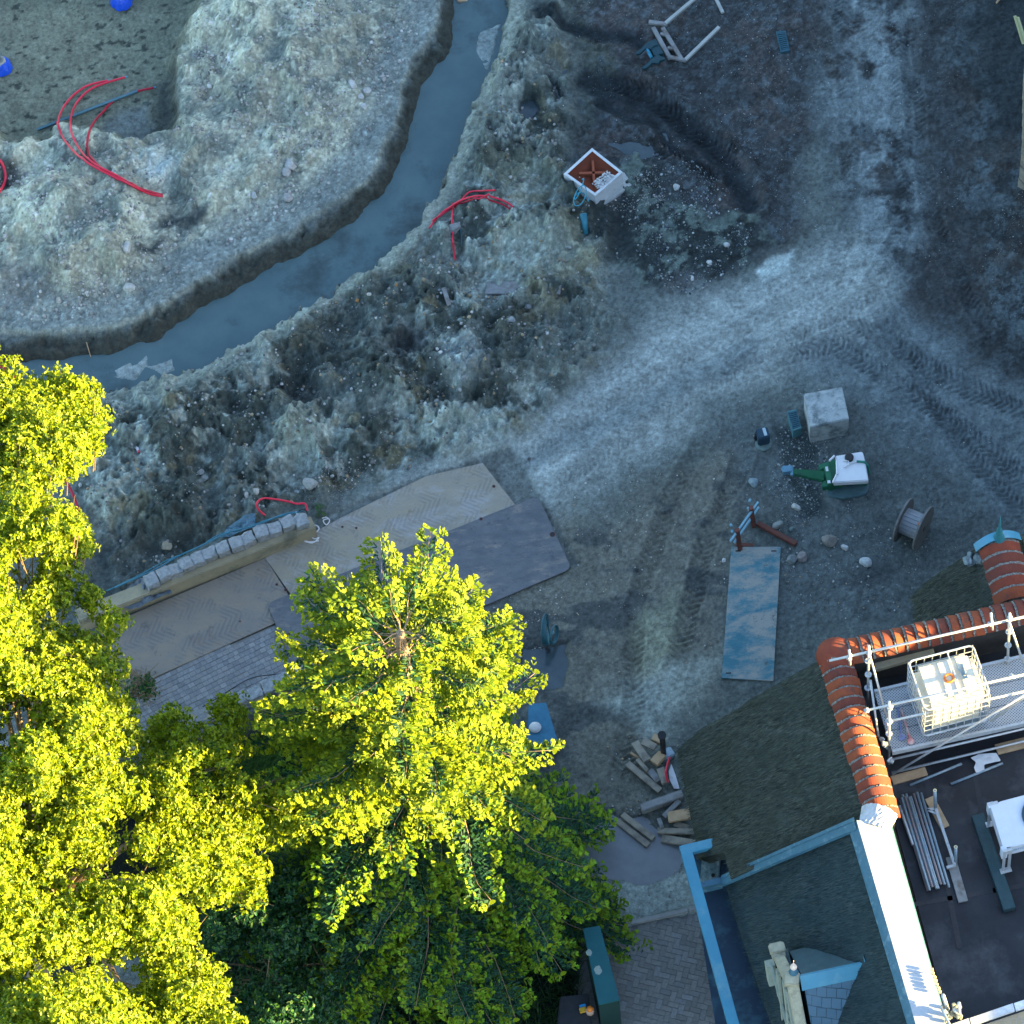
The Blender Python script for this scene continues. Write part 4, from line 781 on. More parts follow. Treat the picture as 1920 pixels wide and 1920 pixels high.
# casing top with a round opening
ov = []; iv = []
for k in range(n):
    a = 2 * PI * k / n; cu, cv = math.cos(a), math.sin(a); iv.append(hole + du * cu * HR + dv * cv * HR)
    s = 1 / max(abs(cu) / .5, abs(cv) / .5); t = min(((LU * .40) if cu > 0 else LU * .60) / abs(cu) if abs(cu) > 1e-6 else 9, (LV * .5) / abs(cv) if abs(cv) > 1e-6 else 9); ov.append(hole + du * cu * t + dv * cv * t)
dn = Vector((0, 0, -.30)); V = ov + iv + [q + dn for q in ov] + [q + Vector((0, 0, -.14)) for q in iv]
F_ = []
for k in range(n): j = (k + 1) % n; F_ += [(k, j, n + j, n + k), (j, k, 2 * n + k, 2 * n + j), (n + k, n + j, 3 * n + j, 3 * n + k)]
for u_, v_ in ((0, 0), (LU, 0), (0, LV), (LU, LV)): pass
cs.add(V, F_); cs.build('casing', m_ac, ac)
cn = MB()
for (u_, v_) in ((.01, .01), (LU - .01, .01), (.01, LV - .01), (LU - .01, LV - .01)): cn = MB(); cn.box(aq(u_, v_, AZ - .152), (.10, .10, .302), rotT); cn.build('corner_panel', m_ac, ac)
fg = MB()
for k in range(4): fg.ring(hole + Vector((0, 0, .02)), HR - .005 - .085 * k, .009 if k else .022, 40, s2=6)
for k in range(6): a = k * PI / 3 + .3; fg.tube([hole + (du * math.cos(a) + dv * math.sin(a)) * .05 + Vector((0, 0, .02)), hole + (du * math.cos(a) + dv * math.sin(a)) * HR + Vector((0, 0, .02))], .008, 6)
fg.build('fan_grille', surf('dark_grille', (.03, .06, .09), (.02, .05, .08), rough=.4), ac)
fn = MB(); hb = hole + Vector((0, 0, -.09)); fn.cyl(hb + Vector((0, 0, -.03)), hb + Vector((0, 0, .05)), .075, 20)
for k in range(4):
    a = k * PI / 2 + .5; p_ = []
    for (rr_, da, z) in ((.06, -.3, .03), (HR - .03, -.42, .02), (HR - .03, .42, -.04), (.06, .3, -.02)): p_.append(hb + (du * math.cos(a + da) + dv * math.sin(a + da)) * rr_ + Vector((0, 0, z)))
    fn.slab(p_, .006)
fn.build('fan', surf('fan_blade', (.06, .16, .26), (.05, .14, .22), rough=.5), ac)
pn = MB(); pn.slab([aq(.03, .03, AZ - .2), aq(LU - .03, .03, AZ - .2), aq(LU - .03, LV - .03, AZ - .2), aq(.03, LV - .03, AZ - .2)][::-1], .02); pn.build('inner_panel', m_black, ac)
lg = MB()
for u_ in (.06, LU - .06):
    for v_ in (.0, LV + .04):
        lg = MB()
        for d_ in (-.05, .05): lg.beam(aq(u_ + d_, v_, AZ - .02), aq(u_ + d_, v_, 5.33), .018, .05)
        lg.box(aq(u_, v_, 5.34), (.20, .10, .015), rotT); lg.box(aq(u_, v_, AZ - .005), (.16, .05, .04), rotT)
        lg.build('support_leg', m_galv, ac)
bm_ = MB()
for u_ in (-.12, LU - .10): bm_ = MB(); bm_.beam(aq(u_, -.25, 5.27) , aq(u_ + .05, LV + .75, 5.27), .22, .13); bm_.build('base_rail', surf('dark_green_rail', (.02, .05, .06), (.03, .065, .075), sc=5, rough=.6, c3=(.08, .12, .13), c3t=.64), ac, bevel=.01)
# maker's lettering on the casing front
cu = bpy.data.curves.new('lettering', 'FONT'); cu.body = 'sencle'; cu.size = .13; cu.extrude = .001; cu.align_x = 'LEFT'
to = bpy.data.objects.new('lettering', cu); COL.objects.link(to); dg = bpy.context.evaluated_depsgraph_get(); me = bpy.data.meshes.new_from_object(to.evaluated_get(dg)); COL.objects.unlink(to); bpy.data.objects.remove(to)
tx = bpy.data.objects.new('lettering', me); COL.objects.link(tx); me.materials.append(surf('letter_blue', (.12, .28, .42), (.10, .24, .38), bump=0)); tx.parent = ac
tl = aq(.14, LV + .006, AZ - .17) - ac.location; rm = Matrix((du, Vector((0, 0, 1)), du.cross(Vector((0, 0, 1))))).transposed().to_4x4(); rm.translation = tl; tx.matrix_local = rm
# cluster of tubes and couplers at the end parapet
cl = thing('railing_end', 'cluster of scaffold tube ends and couplers at the corner of the zinc ridge', 'scaffold', P(1785, 1895, 6.3))
pole('tube_end', P(1768, 1866, 6.9), P(1777, 1893, 6.45), .035, m_galv, cl); pole('tube_end', P(1798, 1881, 6.9), P(1799, 1903, 6.4), .03, m_galv, cl); pole('tube_end', P(1789, 1892, 6.6), P(1802, 1906, 6.4), .035, m_galv, cl); pole('tube_end', P(1770, 1893, 6.6), P(1781, 1910, 6.4), .03, m_galvd, cl)
m = MB()
for k in range(22): m.box(P(rnd.uniform(1764, 1804), rnd.uniform(1888, 1912), 6.45) + Vector((0, 0, rnd.uniform(-.1, .15))), (.06, .05, .05), Matrix.Rotation(rnd.uniform(0, 3), 3, 'Z') @ Matrix.Rotation(rnd.uniform(0, 2), 3, 'X'))
m.build('coupler', surf('brassy_steel', (.45, .40, .26), (.20, .22, .20), sc=20, rough=.5, metal=.3), cl, bevel=.008)
for z in (6.55, 6.75, 6.95): pole('guard_tube', P(1764, 1888, z), P(1800, 1960, z), .022, m_galv, cl)
m = MB()
for k in range(7): m.box(P(1747 + k * 2.5 + rnd.uniform(-1, 1), 1818 + k * 7, 6.40) , (.05, .05, .05), Matrix.Rotation(k, 3, 'Z'))
m.build('clip', surf('yellow_clip', (.5, .40, .20), (.45, .4, .3)), cl, bevel=.006)
# ---------------------------------------------------------------- the building site
Z = Vector((0, 0, 1))
# steel road plates
def plate(name, lab, poly, z, mat, corner=0.0, th=.03, holes=(), mats2=None):
    pts = [P(x, y, z) for x, y in poly]; out = []
    n = len(pts)
    for i in range(n):
        p = pts[i]; a = pts[i - 1]; b = pts[(i + 1) % n]
        if corner:
            d1 = (a - p).normalized() * corner; d2 = (b - p).normalized() * corner
            for k in range(6): t = k / 5; out.append(p + d1 * (1 - t) ** 2 + d2 * t ** 2)
        else: out.append(p)
    ar = sum(out[i].x * out[(i + 1) % len(out)].y - out[(i + 1) % len(out)].x * out[i].y for i in range(len(out)))
    if ar < 0: out = out[::-1]
    cen = sum(out, Vector((0, 0, 0))) / len(out); t = thing(name, lab, 'steel plate', (cen.x, cen.y, z - th)); t['group'] = 'steel plates on the ground'
    mb = MB(); mb.slab(out, th); mb.build('plate', mat, t, bevel=.004)
    for hx, hy, r_ in holes:
        m = MB(); c = P(hx, hy, z + .001); m.cyl(c, c + Z * .003, r_, 18); m.build('lifting_hole', m_black, t)
        m = MB(); m.ring(c + Z * .003, r_, .006, 20, s2=6); m.build('hole_rim', m_rust, t)
    return t
def platemat(name, c1, c2, c3, t3, tread, ang, k=1.0, sp=None):
    """steel with dried mud and rust, tyre-lug mud prints as raised relief"""
    m, t, b = _nodes(name); N = t.nodes; L = t.links; tc = N.new('ShaderNodeTexCoord')
    def noise(sc, det, rg, st=(1, 1, 1)):
        mp = N.new('ShaderNodeMapping'); mp.inputs['Rotation'].default_value = (0, 0, -ang); mp.inputs['Scale'].default_value = st; L.new(tc.outputs['Object'], mp.inputs[0])
        n = N.new('ShaderNodeTexNoise'); n.inputs['Scale'].default_value = sc; n.inputs['Detail'].default_value = det; n.inputs['Roughness'].default_value = rg; L.new(mp.outputs[0], n.inputs['Vector']); return n.outputs[0]
    def ramp(f, a, b_):
        r = N.new('ShaderNodeMapRange'); r.inputs[1].default_value = a; r.inputs[2].default_value = b_; L.new(f, r.inputs[0]); return r.outputs[0]
    def mix(f, a, b_):
        x = N.new('ShaderNodeMixRGB'); L.new(f, x.inputs[0])
        if isinstance(a, tuple): x.inputs[1].default_value = (*a, 1)
        else: L.new(a, x.inputs[1])
        if isinstance(b_, tuple): x.inputs[2].default_value = (*b_, 1)
        else: L.new(b_, x.inputs[2])
        return x.outputs[0]
    col = mix(ramp(noise(1.6 * k, 9, .75, (.6, 1.3, 1)), .38, .62), c1, c2); col = mix(ramp(noise(1.1 * k, 10, .78, (.6, 1.4, 1)), t3 - .04, t3 + .08), col, c3)
    col = mix(ramp(noise(26, 5, .7), .60, .70), col, tuple(x * .5 for x in c1)); col = mix(ramp(noise(3.3, 8, .8), .58, .66), col, sp or (.10, .085, .06))
    if tread:
        mp = N.new('ShaderNodeMapping'); mp.inputs['Rotation'].default_value = (0, 0, -ang); L.new(tc.outputs['Object'], mp.inputs[0])
        sx = N.new('ShaderNodeSeparateXYZ'); L.new(mp.outputs[0], sx.inputs[0])
        ab = N.new('ShaderNodeMath'); ab.operation = 'PINGPONG'; ab.inputs[1].default_value = .30; L.new(sx.outputs[1], ab.inputs[0])
        ml = N.new('ShaderNodeMath'); ml.operation = 'MULTIPLY_ADD'; ml.inputs[1].default_value = .9; L.new(ab.outputs[0], ml.inputs[0]); L.new(sx.outputs[0], ml.inputs[2])
        pp = N.new('ShaderNodeMath'); pp.operation = 'PINGPONG'; pp.inputs[1].default_value = .055; L.new(ml.outputs[0], pp.inputs[0])
        lug = ramp(pp.outputs[0], .018, .036); ms = ramp(noise(1.7, 5, .6), .47, .56)
        mu = N.new('ShaderNodeMath'); mu.operation = 'MULTIPLY'; L.new(lug, mu.inputs[0]); L.new(ms, mu.inputs[1])
        m2 = N.new('ShaderNodeMath'); m2.operation = 'MULTIPLY'; m2.inputs[1].default_value = tread; L.new(mu.outputs[0], m2.inputs[0])
        col = mix(m2.outputs[0], col, (.085, .10, .12))
        bp = N.new('ShaderNodeBump'); bp.inputs['Strength'].default_value = .6; bp.inputs['Distance'].default_value = .01; bp.invert = True; L.new(mu.outputs[0], bp.inputs['Height']); L.new(bp.outputs[0], b.inputs['Normal'])
    L.new(col, b.inputs['Base Color']); b.inputs['Roughness'].default_value = .7; b.inputs['Specular IOR Level'].default_value = .3
    return m
AP = math.atan2((P(1005, 932) - P(505, 1130)).y, (P(1005, 932) - P(505, 1130)).x)
plate('road_plate', 'sand covered steel road plate at the upper end of the bridge', [(497, 1046), (640, 970), (800, 892), (905, 868), (966, 946), (545, 1114)], .025, platemat('sandy_plate', (.25, .222, .165), (.21, .20, .17), (.27, .265, .25), .53, .26, AP, 1.3, (.20, .14, .085)), holes=[(926, 912, .028), (668, 990, .02), (642, 988, .02)])
plate('road_plate', 'brown muddy steel road plate along the stone parapet', [(190, 1176), (497, 1046), (540, 1113), (516, 1168), (230, 1297), (130, 1340)], .022, platemat('muddy_plate', (.215, .185, .145), (.165, .155, .14), (.20, .135, .09), .60, .42, AP, 1.2), holes=[(519, 1096, .022), (450, 1165, .015)])
plate('road_plate', 'dark blue grey steel road plate with rounded corners beside the conifer', [(500, 1131), (1008, 929), (1072, 1066), (563, 1282)], .055, platemat('dark_plate', (.075, .085, .098), (.115, .122, .132), (.19, .175, .155), .56, 0, AP, 1.8, (.045, .055, .07)), corner=.16, holes=[(1036, 1002, .05), (902, 973, .03), (700, 1053, .03), (536, 1106, .03), (541, 1190, .03)])
bt_ = plate('trench_plate', 'blue steel plate with four slots lying by the rusty beams', [(1371, 1025), (1464, 1025), (1450, 1277), (1353, 1271)], .05, platemat('blue_plate', (.030, .125, .165), (.055, .16, .195), (.23, .235, .215), .47, 0, 0, 1.4, (.07, .08, .075)), th=.04)
for x, y in ((1384, 1033), (1451, 1033), (1366, 1262)):
    m = MB(); m.beam(P(x - 5, y, .052), P(x + 5, y, .052), .03, .004); m.build('slot', m_black, bt_)
# rough granite blocks on the two parapets of the bridge
m_gran = surf('granite', (.26, .28, .285), (.15, .17, .185), sc=14, rough=.85, bump=.5, c3=(.18, .20, .20), c3t=.62, bdist=.01)
m_conc = surf('old_concrete', (.28, .25, .17), (.21, .195, .14), sc=3, rough=.9, bump=.4, c3=(.12, .12, .09), c3t=.6)
def granite(c, l, w, h, ang, parent):
    m = MB(); m.box((0, 0, 0), (l, w, h)); bm = bmesh.new(); me = bpy.data.meshes.new('coping_stone')
    bm.from_mesh(_tmpmesh(m)); bmesh.ops.subdivide_edges(bm, edges=bm.edges[:], cuts=4, use_grid_fill=True)
    sd_ = rnd.random() * 50
    for v in bm.verts:
        q = Vector((v.co.x / l, v.co.y / w, v.co.z / h)) * 2; k = (abs(q.x) ** 6 + abs(q.y) ** 6 + abs(q.z) ** 6) ** (1 / 6); v.co *= .5 + .5 / max(k, .01) if k > .9 else 1
        v.co += Vector((fb1(v.co.y * 1 + sd_, v.co.z, .12) - .5, fb1(v.co.x + sd_, v.co.z + 3, .12) - .5, fb1(v.co.x + sd_, v.co.y + 7, .12) - .5)) * .07
    bmesh.ops.rotate(bm, verts=bm.verts, matrix=Matrix.Rotation(ang, 3, 'Z')); off = c - parent_world(parent)
    for v in bm.verts: v.co += off
    bm.to_mesh(me); bm.free(); me.materials.append(m_gran); o = bpy.data.objects.new('coping_stone', me); COL.objects.link(o); o.parent = parent; return o
def _tmpmesh(m):
    me = bpy.data.meshes.new('t'); me.from_pydata([tuple(v) for v in m.v], [], m.f); return me
zt = lambda x, y, sx, sy, s: (sx + x / s, sy + y / s)
st1 = [zt(x, y, 200, 930, 3.84) for x, y in ((325, 615), (415, 570), (490, 540), (575, 497), (662, 455), (745, 420), (835, 385), (935, 352), (1020, 315), (1115, 270), (1210, 240), (1303, 200), (1405, 185))]
q0 = P(*st1[0], .5); q1 = P(*st1[-1], .5)
pr = thing('parapet', 'stone parapet of rough granite blocks with blue hoses behind it', 'parapet', (q0.lerp(q1, .5).x, q0.lerp(q1, .5).y, 0), 'bridge parapets')
an = math.atan2((q1 - q0).y, (q1 - q0).x); dd = (q1 - q0).normalized(); nn = Vector((-dd.y, dd.x, 0))
for i, s_p in enumerate(st1): granite(P(*s_p, .47) + Z * rnd.uniform(-.01, .02), rnd.uniform(.255, .28), rnd.uniform(.24, .29), .20, an + rnd.uniform(-.07, .07), pr)
w_ = MB(); a = q0 - dd * 1.6; b = q1 + dd * .22; a.z = b.z = .10; w_.beam(a - nn * .02, b - nn * .02, .30, .56); w_.build('concrete_wall', m_conc, pr, bevel=.02)
st2 = [zt(x, y, 200, 930, 3.84) for x, y in ((870, 1480), (985, 1455), (1070, 1425), (1170, 1380), (1260, 1332), (1345, 1300), (1430, 1260), (1515, 1225))]
q0 = P(*st2[0], .18); q1 = P(*st2[-1], .18)
pr2 = thing('parapet', 'low granite kerb stones above the dark stream by the grass', 'parapet', (q0.lerp(q1, .5).x, q0.lerp(q1, .5).y, -.5), 'bridge parapets')
an = math.atan2((q1 - q0).y, (q1 - q0).x); dd = (q1 - q0).normalized(); nn = Vector((-dd.y, dd.x, 0))
for i, s_p in enumerate(st2): granite(P(*s_p, .10) + Z * rnd.uniform(-.01, .015), rnd.uniform(.25, .29), rnd.uniform(.26, .30), .18, an + rnd.uniform(-.06, .06), pr2)
w_ = MB(); a = q0 - dd * 5; b = q1 + dd * .4; a.z = b.z = -.85; w_.beam(a + nn * .03, b + nn * .03, .30, 1.7); w_.build('concrete_wall', m_conc, pr2, bevel=.02)
m = MB(); m.tube(spline([P(380, 1325, .14), P(412, 1306, .16), P(470, 1272, .16), P(530, 1262, .16), P(560, 1246, .16)]), .010, 6); tag(m.build('cable', m_black, origin=P(470, 1272, 0)), 'thin black cable along the low granite kerb stones', 'cable')
# tarpaulins, hoses and pipes
m_tarp = surf('grey_tarpaulin', (.10, .13, .16), (.07, .095, .12), sc=3, rough=.5, bump=.2, spec=.5); m_tarpb = surf('blue_tarpaulin', (.08, .17, .22), (.05, .12, .16), sc=3, rough=.5, bump=.2, spec=.5)
crumple('tarpaulin', [(228, 1112), (262, 1088), (290, 1074), (303, 1095), (325, 1112), (288, 1130), (250, 1145), (228, 1140)], .22, .24, m_tarp, 'grey plastic sheet bunched over the lower end of the stone parapet', 'tarpaulin', seed=4, sc=.3)
crumple('tarpaulin', [(413, 1012), (425, 992), (455, 972), (480, 962), (478, 990), (455, 1000), (430, 1008)], .18, .18, m_tarpb, 'blue green plastic sheet lying behind the granite blocks', 'tarpaulin', seed=9, sc=.25)
m_red = surf('red_plastic', (.62, .012, .045), (.55, .01, .04), rough=.35, bump=0, spec=.5); m_redd = surf('dark_red_plastic', (.40, .012, .035), (.34, .01, .03), rough=.4, bump=0)
m_hose = surf('blue_hose', (.04, .15, .21), (.03, .12, .17), rough=.4, bump=0); m_teal = surf('teal_plastic', (.03, .17, .23), (.02, .13, .18), rough=.45, bump=.05)
def cable(name, lab, pts, r, mat, z=None, lift=.02, group=None, cat='pipe', ends=None, arc=0.0):
    """pts in picture pixels, lying on the ground; arc lifts the middle"""
    n = len(pts); V = []
    for i, p in enumerate(pts):
        g = P(p[0], p[1], p[2]) if len(p) > 2 else G(p[0], p[1], r + lift); V.append(g)
    sp = spline(V, 7)
    if len(pts[0]) == 2:
        for q in sp: q.z = max(q.z, gz(q.x, q.y) + r)
    o = MB().tube(sp, r, 8).build(name, mat, origin=V[0], smooth=True); tag(o, lab, cat, group)
    if ends:
        m = MB(); d = (sp[-1] - sp[-2]).normalized(); m.tube([sp[-1] - d * .02, sp[-1] + d * .05], r * .8, 8); m.build('pipe_end', ends, o)
    return o
m_blueend = surf('blue_end', (.10, .30, .42), bump=0)
gA = 'red pipes over the wet pit'
cable('pipe', 'outermost of the three red pipes curving out of the sand bank into the pit', [(306, 371), (280, 366), (235, 345), (165, 310), (125, 270), (110, 235), (125, 195), (160, 165), (203, 153)], .024, m_red, ends=m_blueend, group=gA, lift=.03)
cable('pipe', 'middle one of the three red pipes curving over the grey batten', [(304, 370), (270, 362), (225, 338), (172, 308), (145, 275), (133, 240), (142, 200), (175, 168), (235, 148)], .024, m_red, ends=m_blueend, group=gA, lift=.05)
cable('pipe', 'innermost of the three red pipes with its blue end at the pit edge', [(305, 368), (262, 355), (215, 336), (180, 310), (165, 285), (170, 250), (195, 210), (235, 180), (289, 166)], .026, m_redd, ends=m_blueend, group=gA, lift=.02)
wood('batten', 'long grey batten lying under the red pipes in the pit', (70, 245), (258, 172), .06, .05, surf('grey_blue_timber', (.075, .16, .19), (.06, .13, .16), sc=5), z=-.40)
wood('batten', 'short teal batten at the foot of the sand bank', (97, 253), (188, 250), .045, .05, m_teal, z=-.38)
gB = 'red pipes beside the trench'
for lb, pts in (('red pipe with the free upper end beside the trench', [(805, 432), (830, 402), (862, 382), (880, 365), (905, 360), (929, 363)]), ('red pipe reaching furthest to the right beside the trench', [(812, 418), (835, 400), (860, 385), (893, 374), (925, 375), (950, 383), (962, 392)]),
                ('lower red pipe of the bundle beside the trench, ending in a dark cap', [(818, 414), (842, 398), (870, 384), (900, 378), (930, 380), (948, 390), (956, 397)]), ):
    cable('pipe', lb, pts, .020, m_red if 'dark' not in lb else m_redd, group=gB, lift=.06)
cable('pipe', 'red pipe hanging straight down past the round stone by the trench', [(851, 391), (848, 410), (849, 440), (851, 470), (854, 490)], .020, m_red, group=gB, lift=.03)
m = MB(); m.ring(G(851, 390, .10), .05, .012, 16, axis=(1, .6, 0), s2=6); tag(m.build('tie', m_redd), 'dark red tie round the bundle of pipes beside the trench', 'tie')
cable('wire', 'thin blue wire beside the round stone near the trench', [(858, 415), (865, 440), (866, 463)], .008, m_hose, cat='wire')
cable('pipe', 'red pipe bent in a bow at the far end of the granite blocks', [(501, 984), (488, 972), (486, 960), (498, 952), (520, 952), (545, 958), (560, 962), (575, 962), (580, 975)], .020, m_red, lift=.35)
cable('pipe', 'red pipe in a bow at the edge of the sand bank by the pit', [(-30, 292), (0, 306), (10, 325), (10, 345), (0, 368), (-25, 385)], .030, m_red, lift=.05)
cable('pipe', 'dark red pipe rising beside the oak crown', [(110, 885), (130, 915), (145, 950), (152, 985), (150, 1030)], .026, m_redd, lift=.05)
fp = thing('pipe_bundle', 'bundle of dark red pipes standing in a grey sleeve by the trench end', 'pipe bundle', G(38, 715))
for k in range(9):
    a = P(38 + rnd.uniform(-4, 4), 714 + rnd.uniform(-3, 3), -.1); b = P(-30 + k * 5, 670 + k * 2 + rnd.uniform(-3, 3), .25); m = MB(); m.tube([a, a.lerp(b, .5) + Z * .05, b], .02, 8); m.build('pipe', m_redd, fp, smooth=True)
m = MB(); m.ring(P(40, 723, -.05), .11, .022, 24, s2=8); m.cyl(P(40, 723, -.4), P(40, 723, -.04), .10, 24); m.build('sleeve', m_teal, fp, smooth=True)
gH = 'hoses along the parapet'
cable('hose', 'blue hose running nearest the granite blocks of the parapet', [(30, 1175), (120, 1130), (215, 1102, .35), (290, 1068, .50), (330, 1045, .50), (380, 1022, .52), (430, 998, .52), (480, 985, .52), (530, 965, .5), (570, 958, .4)][2:], .016, m_hose, group=gH, cat='hose')
cable('hose', 'thin teal hose crossing the blue one behind the parapet', [(200, 1108, .3), (262, 1078, .42), (310, 1052, .5), (372, 1026, .52), (410, 1003, .5), (460, 990, .5), (500, 975, .5), (548, 963, .5), (562, 960, .4)], .011, m_teal, group=gH, cat='hose')
m_rope = surf('white_rope', (.60, .60, .60), (.5, .5, .52), bump=0)
rp = [P(555, 960, .45), P(562, 975, .45), P(570, 990, .35), P(578, 1000, .05), P(590, 985, .05), P(598, 992, .04), P(585, 1002, .05), P(575, 995, .06), P(588, 1010, .04), P(598, 1008, .04), P(585, 1018, .04), P(565, 1012, .04), P(580, 1016, .04), P(598, 1014, .04)]
tag(MB().tube(spline(rp, 8), .014, 6).build('rope', m_rope, origin=rp[3], smooth=True), 'tangled white rope at the end of the stone parapet', 'rope')
rp = [P(604, 972, .04), P(612, 970, .05), P(618, 976, .04), P(612, 984, .04), P(606, 976, .06), P(616, 972, .04)]
tag(MB().tube(spline(rp, 8), .012, 6).build('rope', m_rope, origin=rp[0], smooth=True), 'small loop of white rope beside the sandy road plate', 'rope')
cable('cable', 'black cable loop at the end of the granite blocks', [(560, 958, .45), (570, 955, .47), (576, 962, .45), (568, 970, .45), (560, 966, .45)], .012, m_black, cat='cable')
m = MB(); a = G(259, 845, .03); m.box(a, (.06, .16, .05), Matrix.Rotation(.3, 3, 'Z')); o = tag(m.build('can', surf('white_can', (.7, .7, .7)), bevel=.02, origin=a), 'small red and white can lying on the spoil heap', 'can'); m = MB(); m.box(a + Vector((.02, -.05, .01)), (.05, .08, .052), Matrix.Rotation(.3, 3, 'Z')); m.build('can_stripe', m_red, o, bevel=.015)
# wrapped posts in the pit
m_bag = surf('blue_foil', (.01, .09, .62), (.008, .06, .45), sc=9, rough=.35, bump=.3, spec=.5)
def wrapped(lab, x, y, r_=.24):
    c = P(x, y, -.42); t = thing('wrapped_post', lab, 'post', c, 'wrapped posts in the wet pit'); V = []; seg = 30; rows = 8
    for i in range(rows + 1):
        f = i / rows
        for k in range(seg):
            a = 2 * PI * k / seg; rr = r_ * (1 - .62 * f) * (1 + .35 * (fb1(math.cos(a) * 2 + x, math.sin(a) * 2 + f, .8, 3) - .5)); V.append(c + Vector((rr * math.cos(a), rr * math.sin(a), .02 + .26 * math.sin(f * PI * .5) + .05 * (fb1(math.cos(a) * 4 + x, math.sin(a) * 4 + f * 3, .7, 2) - .5))))
    m = MB(); m.add(V, [(i * seg + k, i * seg + (k + 1) % seg, (i + 1) * seg + (k + 1) % seg, (i + 1) * seg + k) for i in range(rows) for k in range(seg)]); m.build('foil', m_bag, t)
    m = MB(); m.lathe(c + Z * .0, [(.14, .22), (.12, .30), (.09, .30), (.08, .28)], 20); m.build('sand_fill', surf('sand_fill', (.34, .33, .28), (.28, .27, .24), sc=20), t)
    m = MB(); m.tube([c + Z * .2, c + Vector((.02, .03, .95))], .045, 10); m.build('post', m_galvd, t, smooth=True); return t
wrapped('post wrapped in blue foil at the upper edge of the wet pit', 228, 4); wrapped('post wrapped in blue foil at the left side of the wet pit', 3, 128)
# manhole riser with rusty form
mh = [P(*zt(x, y, 640, 0, 3), .50) for x, y in ((1410, 832), (1583, 968), (1428, 1102), (1250, 978))]; mc = sum(mh, Vector()) / 4
t = thing('manhole_riser', 'square white concrete manhole riser with a rusty form inside', 'manhole', (mc.x, mc.y, 0)); m_whc = surf('white_concrete', (.50, .54, .56), (.42, .46, .48), sc=8, rough=.85, bump=.2, c3=(.33, .36, .36), c3t=.64)
m = MB()
inn = [p.lerp(mc, .13) for p in mh]
for i in range(4):
    j = (i + 1) % 4; m.slab([mh[j], mh[i], inn[i], inn[j]], .50)
m.build('riser', m_whc, t); m_rustb = surf('rust_red_steel', (.24, .060, .028), (.17, .05, .028), sc=6, rough=.85, bump=.3, c3=(.10, .04, .03), c3t=.62)
m = MB(); cz = mc - Z * .12
for i in range(4): j = (i + 1) % 4; m.add([inn[i] - Z * .015, inn[j] - Z * .015, cz], [(2, 1, 0), (0, 1, 2)])
m.build('rusty_form', m_rustb, t)
m = MB(); m.beam(inn[0].lerp(mc, .45) - Z * .02, inn[2].lerp(mc, .45) - Z * .02, .05, .05); m.beam(inn[1].lerp(mc, .45) - Z * .02, inn[3].lerp(mc, .45) - Z * .02, .05, .05); m.build('cross_bar', m_rustb, t)
m = MB(); dirt = inn[1].lerp(inn[2], .5); 
for k in range(260): p = dirt.lerp(mc, rnd.random() ** 1.4 * .55) + (inn[2] - inn[1]) * rnd.uniform(-.3, .3); m.box(p + Z * rnd.uniform(-.04, .02), (rnd.uniform(.01, .035),) * 3, Matrix.Rotation(rnd.uniform(0, 3), 3, Vector((rnd.random(), rnd.random(), 1)).normalized()))
m.build('sand_crumbs', surf('crumbs', (.50, .52, .53), (.36, .38, .38), sc=20), t)['kind'] = 'stuff'
sl_ = [P(*zt(x, y, 640, 0, 3), .08) for x, y in ((1390, 1130), (1440, 1180), (1635, 1040), (1590, 965))]
m = MB(); m.slab(sl_[::-1] if True else sl_, .10); tag(m.build('base_slab', surf('slab_concrete', (.36, .38, .37), (.28, .30, .30), sc=8, bump=.4), bevel=.01, origin=sl_[0]), 'rough concrete slab partly under the square manhole riser', 'slab')
# teal wire coil and pipe stub next to it
cc = G(1090, 388, .05); pts = [cc + Vector((.16 * math.cos(a * .9) * (1 - a * .02), .20 * math.sin(a) + .02 * a, .03 + .01 * a)) for a in [k * .45 for k in range(34)]]
tag(MB().tube(spline(pts, 3), .010, 6).build('wire_coil', surf('cyan_wire', (.05, .30, .40), bump=0), origin=cc, smooth=True), 'loose coil of bright blue wire below the manhole riser', 'wire')
a = G(1094, 408, .06); b = G(1099, 440, .02); tag(MB().tube([a, b], [.075, .05], 12).build('pipe_stub', m_teal, origin=a, smooth=True), 'short teal pipe end sticking out below the blue wire coil', 'pipe')
# concrete block
cb = [P(*zt(x, y, 1350, 680, 5.19), .62) for x, y in ((815, 300), (1190, 232), (1257, 547), (876, 628))]; m = MB(); m.slab(cb[::-1], .62)
cen = sum(cb, Vector()) / 4; tag(m.build('concrete_block', surf('cast_concrete', (.34, .375, .375), (.24, .28, .29), sc=7, rough=.85, bump=.4, c3=(.11, .14, .145), c3t=.55), bevel=.018, origin=(cen.x, cen.y, 0)), 'large pale cubic concrete block behind the green compactor', 'concrete block')
